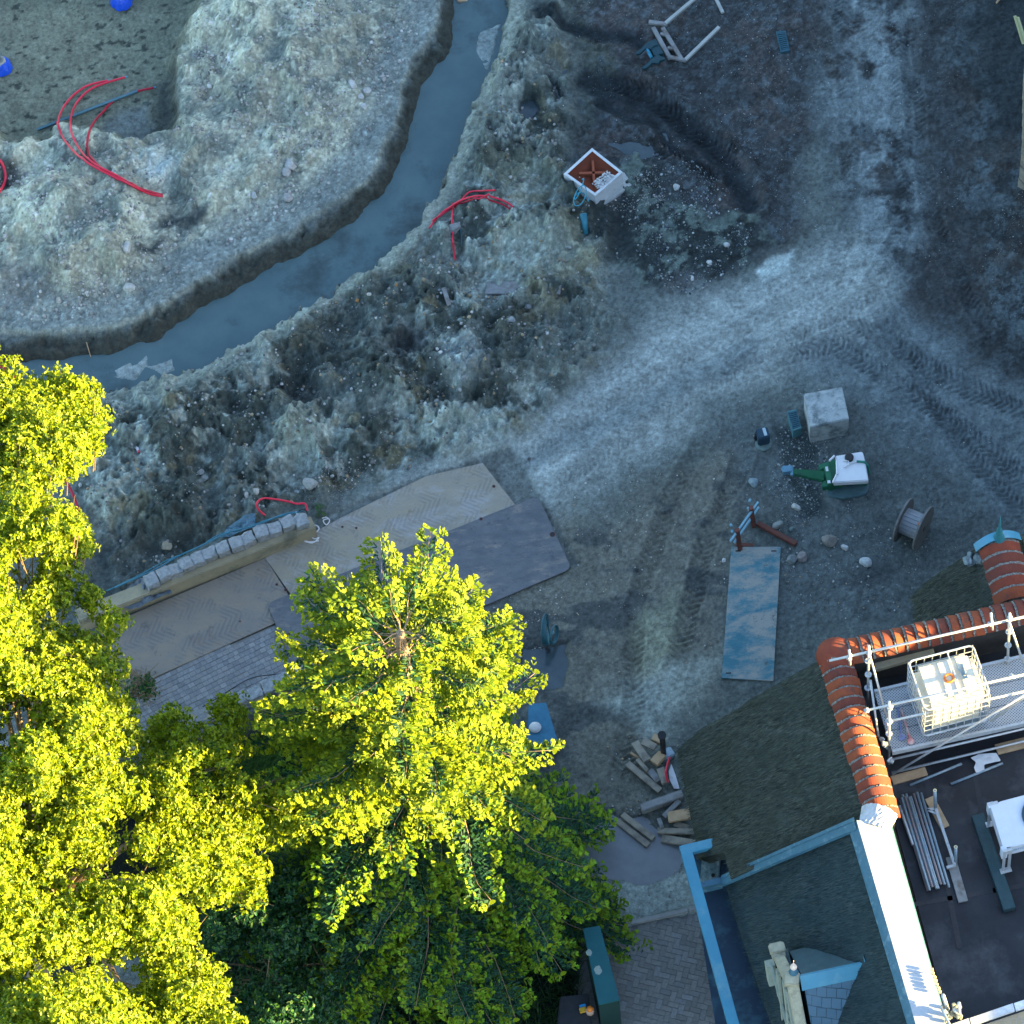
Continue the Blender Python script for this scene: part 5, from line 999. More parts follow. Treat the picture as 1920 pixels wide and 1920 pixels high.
# gully pots: one set in the ground, one standing
def gully(lab, quad, h, sunk):
    q = [P(x, y, h) for x, y in quad]; c = sum(q, Vector()) / 4; t = thing('gully_pot', lab, 'gully', (c.x, c.y, 0), 'gully grates'); m_g = surf('gully_iron', (.02, .07, .10), (.03, .10, .13), sc=8, rough=.6)
    i_ = [p.lerp(c, .16) for p in q]; m = MB()
    for k in range(4): j = (k + 1) % 4; m.slab([q[j], q[k], i_[k], i_[j]], h + .02 if not sunk else .06)
    m.build('frame', m_g if sunk else surf('green_grey_box', (.06, .17, .19), (.05, .13, .15), sc=6, rough=.7), t)
    m = MB(); m.slab([p - Z * .05 for p in i_[::-1]], .01); m.build('pot', m_black, t); m = MB(); n = 9
    for k in range(n):
        f = (k + .5) / n; m.beam(i_[0].lerp(i_[3], f) - Z * .01, i_[1].lerp(i_[2], f) - Z * .01, .026, .03)
    m.beam(i_[0] - Z * .01, i_[3] - Z * .01, .02, .03); m.beam(i_[1] - Z * .01, i_[2] - Z * .01, .02, .03)
    m.build('grate', m_g, t); return t
gully('dark gully grate set flush in the upper yard', [(1455, 59), (1473, 57), (1481, 94), (1464, 98)], .06, True)
gully('gully box with slotted grate standing beside the concrete block', [(1476, 771), (1493, 767), (1503, 802), (1487, 808)], .30, False)
# black lamp-like box on round foot
c = G(1432, 833); t = thing('marker_lamp', 'small black box on a round foot beside the gravel patch', 'marker', c)
MB().lathe(c, [(.17, 0), (.17, .04), (.13, .06), (.05, .07)], 24).build('foot', surf('grey_foot', (.12, .18, .18)), t, smooth=True); m = MB(); m.box(c + Vector((-.01, .04, .24)), (.24, .24, .30), Matrix.Rotation(.12, 3, 'Z')); m.build('housing', surf('dark_blue_box', (.012, .035, .06), (.02, .05, .08)), t, bevel=.02)
m = MB(); m.box(c + Vector((.03, .05, .395)), (.06, .18, .01), Matrix.Rotation(.12, 3, 'Z')); m.build('reflector', surf('pale_strip', (.35, .45, .5)), t); MB().tube([c + Vector((-.14, .1, .05)), c + Vector((-.17, .05, .2)), c + Vector((-.12, .12, .32))], .03, 8).build('handle', m_black, t)
# plate compactor
def z6(x, y): return zt(x, y, 1350, 680, 5.19)
c = G(1595, 925); t = thing('plate_compactor', 'green plate compactor with white hood and long handle on the gravel', 'compactor', c)
m_grn = surf('green_paint', (.012, .12, .055), (.01, .09, .05), sc=8, rough=.4, bump=.05, c3=(.02, .05, .05), c3t=.66); m_hood = surf('white_hood', (.60, .62, .64), (.52, .54, .57), sc=3, rough=.4, bump=0, c3=(.40, .42, .44), c3t=.68)
bp = [P(*z6(x, y), .06) for x, y in ((1030, 1225), (1060, 1300), (1180, 1322), (1360, 1295), (1430, 1270), (1450, 1200), (1420, 930), (1020, 1000))]; m = MB(); m.slab(bp, .06); m.build('base_plate', surf('worn_plate', (.08, .15, .16), (.05, .10, .12), sc=8, rough=.6), t, bevel=.012)
hd = [P(*z6(x, y), .58) for x, y in ((1120, 905), (1385, 862), (1400, 900), (1446, 1146), (1100, 1166), (1140, 1080), (1136, 950))]; m = MB(); m.slab(hd[::-1], .14); m.build('hood', m_hood, t, bevel=.018)
m = MB()
for a, b in (((1065, 955), (1115, 905)), ((1136, 950), (1140, 1090)), ((1140, 1080), (1098, 1166)), ((1120, 912), (1440, 1146))): 
    if b != (1440, 1146): m.tube([P(*z6(*a), .56), P(*z6(*b), .58)], .022, 8)
m.build('hood_frame', m_hood, t)
bd = [P(*z6(x, y), .46) for x, y in ((1000, 1120), (1060, 960), (1130, 930), (1400, 900), (1440, 1120), (1330, 1110), (1250, 1100), (1170, 1140), (1060, 1170))]; m = MB(); m.slab(bd[::-1], .34); m.build('body', m_grn, t, bevel=.02)
m = MB(); m.slab([P(*z6(x, y), .50) for x, y in ((955, 995), (1060, 955), (1075, 1010), (970, 1045))][::-1], .15); m.slab([P(*z6(x, y), .50) for x, y in ((985, 1160), (1090, 1130), (1100, 1180), (1000, 1215))][::-1], .15); m.beam(P(*z6(1035, 1010), .5), P(*z6(1065, 1160), .5), .12, .1); m.build('yoke', m_grn, t, bevel=.012)
m = MB(); m.box(P(*z6(1040, 1035), .555), (.05, .10, .02)); m.box(P(*z6(1060, 1160), .555), (.06, .06, .02)); m.build('sticker', surf('white_sticker', (.55, .62, .65)), t)
m = MB(); m.slab([P(*z6(x, y), z) for x, y, z in ((710, 1030, .95), (1030, 1050, .52), (1010, 1150, .52), (710, 1080, .95))][::-1], .09); m.build('handle_arm', m_grn, t, bevel=.012)
m = MB(); m.box(P(*z6(655, 1045), .95), (.18, .14, .12)); m.tube([P(*z6(700, 1010), .97), P(*z6(700, 1100), .97)], .03, 10); m.tube([P(*z6(630, 1005), .95), P(*z6(600, 1030), .93), P(*z6(630, 1080), .95)], .02, 8); m.build('control_grip', surf('grey_grip', (.10, .22, .30), (.06, .15, .22), rough=.5), t, bevel=.008)
m = MB(); m.lathe(P(*z6(1257, 925), .60), [(.09, -.03), (.09, .03), (.07, .045)], 18); m.build('filler_cap', m_black, t)
m = MB(); m.tube([P(*z6(1200, 950), .60), P(*z6(1250, 955), .62), P(*z6(1255, 990), .61), P(*z6(1205, 1020), .6)], .014, 6); m.tube([P(*z6(1255, 980), .61), P(*z6(1330, 965), .6)], .012, 6); m.build('lifting_eye', m_hood, t); m = MB(); m.tube([P(*z6(1330, 960), .60), P(*z6(1400, 965), .60), P(*z6(1440, 1000), .5), P(*z6(1455, 1080), .3)], .024, 6); m.build('strap', surf('green_strap', (.03, .22, .16)), t)
# wooden cable reel
fA, fB = P(*zt(1240, 1005, 1280, 640, 3), .47), P(*zt(1352, 1052, 1280, 640, 3), .47); ax = (fB - fA).normalized(); wd = (fB - fA).length; cr_ = fA.lerp(fB, .5)
t = thing('cable_reel', 'empty grey wooden cable reel standing on its flanges in the yard', 'cable reel', (cr_.x, cr_.y, 0)); m_reel = surf('grey_reel_wood', (.17, .17, .165), (.11, .115, .115), sc=5, rough=.85, bump=.5, stretch=(1, 1, 3), c3=(.07, .075, .08), c3t=.62); m_drum = surf('drum_stave', (.30, .32, .34), (.22, .245, .265), sc=6, rough=.85, bump=.4)
for p in (fA, fB):
    m = MB(); m.cyl(p - ax * .022, p + ax * .022, .46, 48); m.build('flange', m_reel, t, bevel=.006)
m = MB(); m.cyl(fB + ax * .023, fB + ax * .03, .05, 16); m.build('axle_hole', m_black, t)
sdv = ax.cross(Z).normalized(); n = 20
m = MB()
for k in range(n):
    a = 2 * PI * k / n; o_ = (Z * math.cos(a) + sdv * math.sin(a)) * .25; m.beam(fA + o_ + ax * .02, fB + o_ - ax * .02, 2 * PI * .25 / n - .006, .022, up=o_.normalized())
m.build('drum', m_drum, t); m = MB(); m.cyl(fA + ax * .02, fB - ax * .02, .235, 24); m.build('drum_core', m_black, t)
m = MB(); m.box(P(*zt(1331, 1027, 1280, 640, 3), .75), (.06, .04, .05)); m.build('orange_tag', m_or, t, bevel=.01)
# barrier frame with rusty uprights, rusty beam
z3 = lambda x, y: zt(x, y, 1280, 640, 3)
t = thing('steel_trestle', 'tilted steel trestle with rusty uprights at the head of the blue plate', 'trestle', P(*z3(330, 1080), 0)); m_pb = surf('pale_blue_bar', (.10, .26, .34), (.22, .34, .40), sc=12, rough=.6)
for o_ in (0, 1): m = MB(); m.beam(P(*z3(268 + 22 * o_, 1125 + 8 * o_), .30 + .25 * (1 - o_)), P(*z3(425 + 4 * o_, 905 + 28 * o_), .30 + .25 * (1 - o_)), .045, .05); m.build('rail', m_pb, t, bevel=.005)
for x, y in ((390, 950), (312, 1075)): m = MB(); m.beam(P(*z3(x - 5, y - 15), .62), P(*z3(x + 10, y + 90), .05), .10, .09, up=(1, 0, 0)); m.build('upright', m_rust, t, bevel=.006)
for x, y in ((378, 895), (272, 1035), (370, 940), (278, 1070)): m = MB(); m.box(P(*z3(x, y), .35), (.07, .05, .05), Matrix.Rotation(x, 3, 'Z')); m.build('clamp', m_pb, t, bevel=.01)
def wd2(name, lab, a, b, w, h, mat, za=.0, zb=None, group=None, cat='plank', roll=0):
    A = G(*a); A.z += za; B_ = G(*b); B_.z += (zb if zb is not None else za); A += Z * h / 2; B_ += Z * h / 2; m = MB(); d = (B_ - A).normalized(); m.beam(A, B_, w, h, up=Matrix.Rotation(roll, 3, d) @ Z)
    return tag(m.build(name, mat, origin=(A + B_) / 2, bevel=min(w, h) * .1), lab, cat, group)
wd2('rusty_beam', 'rusty steel beam lying from the trestle towards the boulders', z3(420, 1030), z3(640, 1148), .10, .09, m_rust, cat='beam'); wd2('rusty_bar', 'short rusty bar under the head of the blue plate', z3(300, 1148), z3(400, 1152), .08, .05, m_rust, cat='beam')
# timber pile beside the thatched eave
z5 = lambda x, y: zt(x, y, 950, 1280, 5.053); gT = 'offcuts beside the house'
for i, (lb, a, b, w, h, mt, z_) in enumerate([
    ('long grey plank at the lower left of the offcuts pile', (1145, 785), (1455, 1045), .13, .05, m_wood, .06), ('wide grey plank leaning at the top of the offcuts pile', (1215, 605), (1335, 785), .16, .05, m_wood, .16),
    ('pale board end with double edge near the black pipe', (1290, 605), (1415, 670), .14, .06, m_wood, .2), ('brown block at the head of the offcuts pile', (1385, 545), (1470, 585), .15, .10, m_woodn, .08),
    ('thick square block in the middle of the offcuts pile', (1405, 740), (1475, 790), .26, .10, m_woodn, .15), ('narrow batten with a steel end in the offcuts pile', (1240, 755), (1335, 870), .08, .06, m_wood, .10),
    ('grey board half under the square block', (1355, 855), (1445, 965), .13, .05, m_woodg, .08), ('upright grey board beside the red strip', (1455, 850), (1510, 995), .15, .06, m_wood, .14), ('thin splintered batten on the near side of the offcuts pile', (1175, 690), (1265, 745), .05, .04, m_woodn, .10),
    ('heavy dark beam lying between the two offcuts piles', (1275, 1225), (1670, 1085), .16, .18, m_woodg, .02), ('left one of two planks lying side by side in the mud', (1045, 1320), (1345, 1560), .12, .07, m_wood, .02), ('right one of two planks lying side by side in the mud', (1095, 1265), (1395, 1500), .12, .07, m_wood, .03),
    ('long plank just above the blue gutter corner', (1430, 1420), (1790, 1432), .12, .06, m_wood, .05), ('stained plank touching the blue gutter corner', (1470, 1490), (1800, 1550), .15, .06, m_wood, .04), ('brown board under the thatched eave', (1530, 1310), (1760, 1275), .22, .06, m_woodn, .12), ('short upright offcut left of the brown board', (1440, 1300), (1478, 1400), .08, .05, m_woodg, .04),
    ('dark board tilted under the thatched eave', (1490, 1290), (1640, 1140), .10, .05, m_woodg, .06), ('pale short board under the brown board', (1590, 1345), (1720, 1390), .12, .04, m_wood, .03)]):
    wd2('plank', lb, z5(*a), z5(*b), w, h, mt, z_, z_ + rnd.uniform(-.02, .04), gT, roll=rnd.uniform(-.15, .15))
crumple('plastic_sheet', [z5(*p) for p in ((1560, 775), (1595, 860), (1638, 1010), (1585, 1010), (1545, 930), (1535, 850))], None, .05, m_cloth, 'white sheet lying at the thatched eave beside the red strip', 'sheet', seed=3)
cable('strip', 'red plastic strip between the planks and the white sheet', [z5(1545, 705) + (.35,), z5(1520, 790) + (.3,), z5(1508, 850) + (.3,), z5(1528, 945) + (.2,)], .022, m_red, cat='strip')
t = thing('drain_pipe', 'black standing pipe with collar beside the thatched eave', 'pipe', G(*z5(1490, 700))); q = G(*z5(1490, 705)); MB().tube([q, P(*z5(1472, 500), 1.0)], .055, 12).build('pipe', m_black, t, smooth=True); MB().cyl(P(*z5(1472, 505), .96), P(*z5(1471, 495), 1.06), .08, 14).build('collar', m_black, t); m = MB(); m.box(q + Vector((.05, 0, .08)), (.28, .2, .16), Matrix.Rotation(.4, 3, 'Z')); m.build('foot', m_galvd, t, bevel=.02)
# steel chest under the conifer
ch = [P(*z5(x, y), .50) for x, y in ((210, 205), (372, 190), (482, 548), (190, 622))]; m = MB(); c = sum(ch, Vector()) / 4; t = thing('steel_chest', 'blue steel site chest half hidden by the conifer', 'chest', (c.x, c.y, 0)); m_ch = surf('blue_chest', (.03, .15, .24), (.02, .11, .19), sc=7, rough=.45, c3=(.16, .30, .38), c3t=.66)
m.slab([p - Z * .055 for p in ch[::-1]], .445); m.build('body', m_ch, t); m = MB(); m.slab([c + (p - c) * 1.02 for p in ch[::-1]], .05); m.build('lid', m_ch, t, bevel=.01); a = c + (ch[3] - c) * 1.03; b = c + (ch[2] - c) * 1.03; MB().tube([a, b], .02, 8).build('edge_bar', m_galv, t); MB().tube(spline([a - Z * .16, b - Z * .14, b - Z * .05], 6), .012, 6).build('handle', m_galv, t)
m = MB(); m.lathe(P(*z5(270, 430), .50), [(.11, 0), (.12, .03), (.05, .05)], 16); tag(m.build('sandbag', surf('pale_bag', (.5, .5, .5), (.4, .42, .42), sc=9), smooth=True), 'pale bag lying on the blue site chest', 'bag')
# folded hose rings near the bridge plate
c = P(1027, 1190, .3); t = thing('hose_coil', 'dark coil of hose standing on edge beyond the road plate', 'hose', (c.x, c.y, 0)); m_hs = surf('dark_teal_hose', (.02, .08, .10), (.03, .11, .14), rough=.4, bump=0)
for k in range(5):
    cc = P(1022 + k * 1.2, 1180 + k * 2, .38); m = MB(); m.ring(cc, .30 - .02 * k, .014, 40, axis=(.95, -.25 + .05 * k, .12), s2=6); m.build('hose_ring', m_hs, t, smooth=True)
for k in range(3): cc = P(1037 + k * 1.5, 1190, .26); m = MB(); m.ring(cc, .18, .016, 30, axis=(.9, -.4, .1 + .05 * k), s2=6); m.build('hose_ring', m_hs, t, smooth=True)
m = MB(); m.box(P(1022, 1165, .42), (.06, .12, .06)); m.box(P(1036, 1186, .32), (.06, .06, .06)); m.build('clip', surf('pale_teal', (.12, .35, .42)), t, bevel=.01)
MB().beam(P(1024, 1215, .02), P(1030, 1222, .0) , .06, .05).build('foot', m_black, t)
# timber frame and coupler in the upper yard
z9 = lambda x, y: zt(x, y, 1180, 0, 9.6)
m_pw = surf('pale_timber', (.34, .36, .34), (.26, .28, .27), sc=5, rough=.8, bump=.4, bdist=.006)
t = thing('timber_frame', 'dark timber frame with two long pale arms in the upper yard', 'frame', G(*z9(700, 800)))
for nm, a, b, w, mt, za, zb in (('arm', (655, 490), (1260, -20), .075, m_pw, .14, .14), ('arm', (1010, 1140), (1620, 550), .075, m_pw, .12, .12), ('cross_piece', (350, 450), (690, 490), .09, m_woodg, .10, .10), ('leg', (430, 520), (740, 1090), .09, m_woodg, .05, .05), ('leg', (600, 540), (940, 1110), .09, m_woodg, .08, .08), ('cross_piece', (730, 1080), (1030, 1140), .08, m_woodg, .10, .10), ('spacer', (560, 650), (680, 680), .07, m_woodg, .07, .07), ('spacer', (690, 900), (850, 930), .07, m_woodg, .07, .07)):
    A = G(*z9(*a)); B_ = G(*z9(*b)); A.z = max(A.z, 0) + za; B_.z = max(B_.z, 0) + zb; m = MB(); m.beam(A, B_, w, .06); m.build(nm, mt, t, bevel=.006)
wd2('stake', 'pale stake lying at the upper edge of the yard', z9(1530, -60), z9(1685, 255), .07, .05, m_pw, .02)
t = thing('quick_coupler', 'dark teal steel attachment with two hooked cheeks beside the timber frame', 'attachment', G(*z9(340, 960))); m_tq = surf('teal_steel', (.010, .045, .06), (.008, .035, .045), sc=9, rough=.5)
for sh in ((0, 0), (120, 260)):
    pts = [(110, 940), (200, 880), (270, 800), (350, 740), (400, 720), (450, 750), (520, 770), (520, 810), (440, 830), (400, 880), (300, 870), (200, 960), (130, 980)]; m = MB(); m.slab([P(*z9(x + sh[0], y + sh[1]), .42) for x, y in pts][::-1], .06); m.build('cheek', m_tq, t, bevel=.008)
MB().tube([P(*z9(300, 850), .38), P(*z9(400, 1040), .38)], .035, 12).build('pin', surf('blue_pin', (.04, .20, .30)), t, smooth=True); MB().beam(P(*z9(400, 800), .25), P(*z9(540, 1060), .25), .2, .3).build('bracket', m_tq, t, bevel=.01)
a = G(1875, -2); wd2('stake', 'thin brown stake at the upper right edge of the yard', (1868, 8), (1884, -12), .04, .04, m_woodn, .02)
# green cabinet and beacon
zg = lambda x, y: zt(x, y, 1060, 1700, 8.725)
gc_ = [P(*zg(x, y), 1.5) for x, y in ((285, 352), (565, 308), (892, 1520), (545, 1600))]; c = sum(gc_, Vector()) / 4; t = thing('green_cabinet', 'long green metal cabinet at the edge of the herringbone paving', 'cabinet', (c.x, c.y, 0)); m_cab = surf('cabinet_green', (.010, .10, .115), (.008, .075, .09), sc=2, rough=.5, bump=.03, c3=(.02, .15, .18), c3t=.60)
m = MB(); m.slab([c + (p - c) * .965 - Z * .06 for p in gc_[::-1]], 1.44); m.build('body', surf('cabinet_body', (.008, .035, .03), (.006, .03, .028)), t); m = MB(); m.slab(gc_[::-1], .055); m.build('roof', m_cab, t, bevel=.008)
for x, y, r_ in ((390, 750, .055), (535, 1040, .075)):
    m = MB(); V = [P(*zg(x, y), 1.503) + Vector((math.cos(a) * r_ * rnd.uniform(.75, 1.15), math.sin(a) * r_ * 1.3 * rnd.uniform(.8, 1.1), 0)) for a in [k * PI / 8 for k in range(16)]]; m.slab(V, .002); m.build('lichen_spot', surf('lichen', (.30, .34, .30), (.18, .25, .24), sc=30), t)
c = P(*zg(250, 1750), .9); t = thing('site_machine', 'dark machine with an orange beacon between conifer and green cabinet', 'machine', (c.x, c.y, 0)); m = MB(); m.slab([P(x, y, .9) for x, y in ((1050, 1868), (1104, 1862), (1112, 1960), (1040, 1960))][::-1], .8); m.build('body', m_black, t, bevel=.02)
bc = P(*zg(402, 1690), 1.0); MB().lathe(bc, [(.075, -.12), (.078, 0), (.07, .03)], 20).build('beacon_foot', surf('pale_ring', (.42, .30, .24)), t, smooth=True); MB().lathe(bc, [(.062, .03), (.06, .06), (.045, .09), (.015, .10)], 20).build('beacon', surf('amber', (.60, .18, .02), (.5, .14, .02), rough=.25), t, smooth=True)
m = MB(); m.box(P(*zg(285, 1690), .96), (.12, .09, .08), Matrix.Rotation(.15, 3, 'Z')); m.build('yellow_box', surf('yellow', (.45, .28, .03)), t, bevel=.008); m = MB(); m.box(P(*zg(285, 1628), .97), (.12, .06, .06), Matrix.Rotation(.15, 3, 'Z')); m.build('blue_box', surf('blueb', (.02, .22, .45)), t, bevel=.008)
# timber clad wall at the right edge
wv = [(1905, 342), (1921, 372), (1990, 400)]; t = thing('timber_wall', 'wall of diagonal pale boards at the right edge of the yard', 'wall', P(1930, 372, 0)); base = [P(x, y, 0) for x, y in wv]
def wq(f, z): return P(1905 + f * 85, 345 + f * 50, 0) + Z * z
for k in range(14):
    m = MB(); z0 = -.6 + k * .46; o1 = P(1906, 350, 0); o2 = P(1990, 395, 0); nn_ = Vector((o2.y - o1.y, o1.x - o2.x, 0)).normalized() * .05; o1.x += .04 * math.sin(k * .5)
    q = [o1 + Z * z0, o2 + Z * (z0 - .8), o2 + Z * (z0 - .36), o1 + Z * (z0 + .44)]; m.add(q + [p_ - nn_ for p_ in q], [(0, 1, 2, 3), (7, 6, 5, 4), (0, 4, 5, 1), (1, 5, 6, 2), (2, 6, 7, 3), (3, 7, 4, 0)]); m.build('board', m_wood, t, bevel=.004)
m = MB(); m.slab([P(1912, 348, 0) + Z * 5.8, P(1990, 390, 0) + Z * 5.8, P(1990, 340, 0) + Z * 5.8, P(1922, 310, 0) + Z * 5.8][::-1], 5.8); m.build('core', m_woodg, t)
for x, y in ((1903, 30), (1908, 32)): m = MB(); m.beam(P(x, y, 6.2), P(x + 16, y + 52, 5.8), .04, .08); m.build('lath', surf('yellow_lath', (.30, .32, .18), (.22, .24, .14)), t)
# ---------------------------------------------------------------- stones
def stone_mesh(seed, n=2, flat=.7):
    bm = bmesh.new(); bmesh.ops.create_icosphere(bm, subdivisions=n, radius=1); r_ = random.Random(seed); pl = [(Vector((r_.gauss(0, 1), r_.gauss(0, 1), r_.gauss(0, 1))).normalized(), r_.uniform(.55, .85)) for _ in range(9)]
    sx, sy = r_.uniform(.8, 1.2), r_.uniform(.65, 1)
    for v in bm.verts:
        for nrm, d in pl:
            k = v.co.dot(nrm) - d
            if k > 0: v.co -= nrm * k * .9
        v.co = Vector((v.co.x * sx, v.co.y * sy, v.co.z * flat))
    V = np.array([v.co[:] for v in bm.verts]); F_ = np.array([[v.index for v in f.verts] for f in bm.faces]); bm.free(); return V, F_
m_stone2 = attrmat('field_stone', rough=.85, fine=16, lo=.6, hi=1.3, bump=.5, bdist=.01)
ROCKS = [('large rounded brown boulder beside the white stone', 1555, 1015, .17, (.22, .21, .19)), ('angular boulder just right of the trestle', 1458, 986, .12, (.24, .27, .26)), ('small dark stone right of the angular boulder', 1484, 994, .06, (.12, .17, .17)),
    ('white stone right of the large brown boulder', 1584, 1028, .10, (.48, .50, .50)), ('rough pale rock in the dark soil near the thatched wing', 1623, 1056, .13, (.42, .46, .47)), ('grey round boulder right of the blue plate', 1504, 1046, .12, (.23, .21, .20)), ('flat grey stone touching the blue plate', 1484, 1051, .11, (.18, .21, .21)),
    ('white cube of stone left of the blue plate', 1357, 1051, .06, (.55, .56, .56)), ('oval grey stone left of the gravel patch', 1413, 906, .12, (.20, .27, .30)), ('pale flat stone below the compactor', 1493, 952, .10, (.42, .44, .42)), ('round grey stone behind the hanging red pipe', 852, 432, .15, (.22, .24, .24)),
    ('large white stone on the sand bank near its right side', 661, 162, .14, (.50, .51, .49)), ('white stone just right of the large white one on the bank', 688, 172, .09, (.46, .47, .45)), ('white stone below the large white one on the bank', 676, 182, .08, (.44, .45, .43)), ('round white stone highest above the trench bend', 682, 200, .08, (.50, .51, .49)),
    ('broad pale rock at the foot of the sand bank', 545, 312, .16, (.42, .42, .40)), ('pale rock next to the broad one on the bank', 538, 324, .12, (.38, .38, .36)), ('white rock beside the dark hollow in the sand bank', 238, 466, .14, (.48, .48, .44)), ('white rock near the lower edge of the sand bank', 243, 542, .13, (.46, .46, .42)),
    ('small white rock above the trench on the left', 110, 565, .09, (.44, .44, .40)), ('lone round stone at the edge of the trench bend', 477, 369, .07, (.40, .42, .41)), ('lone rock on the smooth part of the bank', 540, 372, .11, (.34, .33, .31)), ('tan boulder in the ditch behind the parapet', 311, 1022, .12, (.36, .32, .24)),
    ('square pale stone above the end of the parapet', 556, 926, .10, (.36, .40, .40)), ('flat pale stone near the sandy road plate', 480, 923, .09, (.42, .40, .36)), ('second pale stone near the flat one by the road plate', 463, 930, .08, (.40, .38, .34)), ('grey slab of rock at the foot of the spoil heap', 583, 912, .16, (.30, .31, .29)),
    ('pale round stone on the crest of the spoil heap', 818, 755, .08, (.34, .37, .36)), ('pale stone in the middle of the spoil heap', 376, 886, .08, (.40, .40, .37)), ('grey stone next to the pale one on the spoil heap', 384, 898, .09, (.30, .31, .29)), ('white stone at the right side of the black debris', 1331, 494, .07, (.46, .48, .47)),
    ('long white stone in the black debris', 1363, 460, .08, (.42, .45, .45)), ('white stone at the top of the black debris', 1268, 352, .09, (.42, .46, .45)), ('round white stone lowest in the black debris', 1298, 523, .06, (.48, .5, .5)), ('small orange stone near the trench rim', 670, 560, .05, (.40, .20, .07)), ('orange stone uphill of the trench rim', 743, 537, .05, (.34, .19, .08)),
    ('pale stone at the trench rim near the orange ones', 692, 552, .05, (.46, .45, .41)), ('grey rock below the half buried planks', 990, 567, .08, (.26, .28, .28)), ('grey stone at the edge of the haul road', 960, 603, .09, (.24, .27, .28)), ('small white stone on the haul road', 1098, 906, .03, (.5, .52, .52)), ('dark pebble on the haul road above the plates', 992, 861, .04, (.08, .09, .10))]
svar = [stone_mesh(k, 3) for k in range(8)]
for i, (lb, x, y, r_, c) in enumerate(ROCKS):
    V, F_ = svar[i % 8]; p = G(x, y); a = rnd.uniform(0, 6); ca, sa = math.cos(a), math.sin(a); W_ = V.copy() * r_; W_ = np.stack([W_[:, 0] * ca - W_[:, 1] * sa, W_[:, 0] * sa + W_[:, 1] * ca, W_[:, 2]], 1) + np.array([p.x, p.y, p.z + r_ * .3])
    o = fast_mesh('rock', W_, F_, m_stone2, np.tile(np.array(c) * .85, (len(V), 1)), origin=p); tag(o, lb, 'rock', 'loose rocks on the site')
# rubble and crumbs nobody could count
def scatter(name, polys, mat, seed):
    rs = np.random.RandomState(seed); r2 = random.Random(seed); var = [stone_mesh(100 + k, 1) for k in range(6)]; AV = []; AF = []; AC = []; off = 0
    for poly, n, s0, s1, cols in polys:
        P2 = [(P(x, y)[0], P(x, y)[1]) for x, y in poly]; x0 = min(p[0] for p in P2); x1 = max(p[0] for p in P2); y0 = min(p[1] for p in P2); y1 = max(p[1] for p in P2)
        X = rs.uniform(x0, x1, n * 4); Y = rs.uniform(y0, y1, n * 4); ins = inside(X, Y, P2) & (fbm(X, Y, .55, 4, seed, .65) > rs.uniform(.35, .62, n * 4)); X = X[ins][:n]; Y = Y[ins][:n]
        for x, y in zip(X, Y):
            V, F_ = var[r2.randrange(6)]; s = s0 + (s1 - s0) * r2.random() ** 6; a = r2.uniform(0, 6.3); ca, sa = math.cos(a), math.sin(a); z = gz(x, y)
            AV.append(np.stack([V[:, 0] * ca - V[:, 1] * sa, V[:, 0] * sa + V[:, 1] * ca, V[:, 2]], 1) * s + np.array([x, y, z + s * .15])); AF.append(F_ + off); off += len(V); c = np.array(r2.choice(cols)) * r2.uniform(.7, 1.2); AC.append(np.tile(c, (len(V), 1)))
    o = fast_mesh(name, np.vstack(AV), np.vstack(AF), mat, np.vstack(AC)); return tag(o, kind='stuff')
pale = [(.42, .42, .39), (.34, .34, .31), (.28, .28, .26), (.22, .22, .21)]; mixd = [(.30, .31, .30), (.20, .20, .19), (.12, .12, .12), (.28, .22, .14), (.40, .41, .40)]; glit = [(.30, .34, .34), (.19, .22, .23), (.10, .13, .15), (.24, .27, .25), (.05, .07, .09)]
BANKP = [(0, 280), (330, 270), (400, -20), (800, -20), (800, 60), (730, 190), (620, 360), (430, 470), (180, 600), (0, 620)]
HEAPP = [(200, 760), (640, 560), (850, 420), (960, 100), (1060, 100), (1060, 300), (1140, 420), (1140, 640), (1000, 780), (880, 850), (560, 940), (240, 1090), (150, 920)]
scatter('rubble', [(BANKP, 8000, .006, .06, pale), ([(520, 260), (720, 60), (760, 60), (740, 190), (640, 330), (520, 330)], 500, .015, .07, pale), ([(200, 430), (300, 400), (270, 520), (150, 590), (100, 480)], 300, .015, .06, pale), ([(360, 60), (460, 40), (420, 150), (380, 200)], 160, .02, .07, pale),
    (HEAPP, 6500, .006, .055, mixd), ([(540, 880), (760, 850), (640, 930), (540, 930)], 260, .012, .05, pale)], m_stone2, 3)
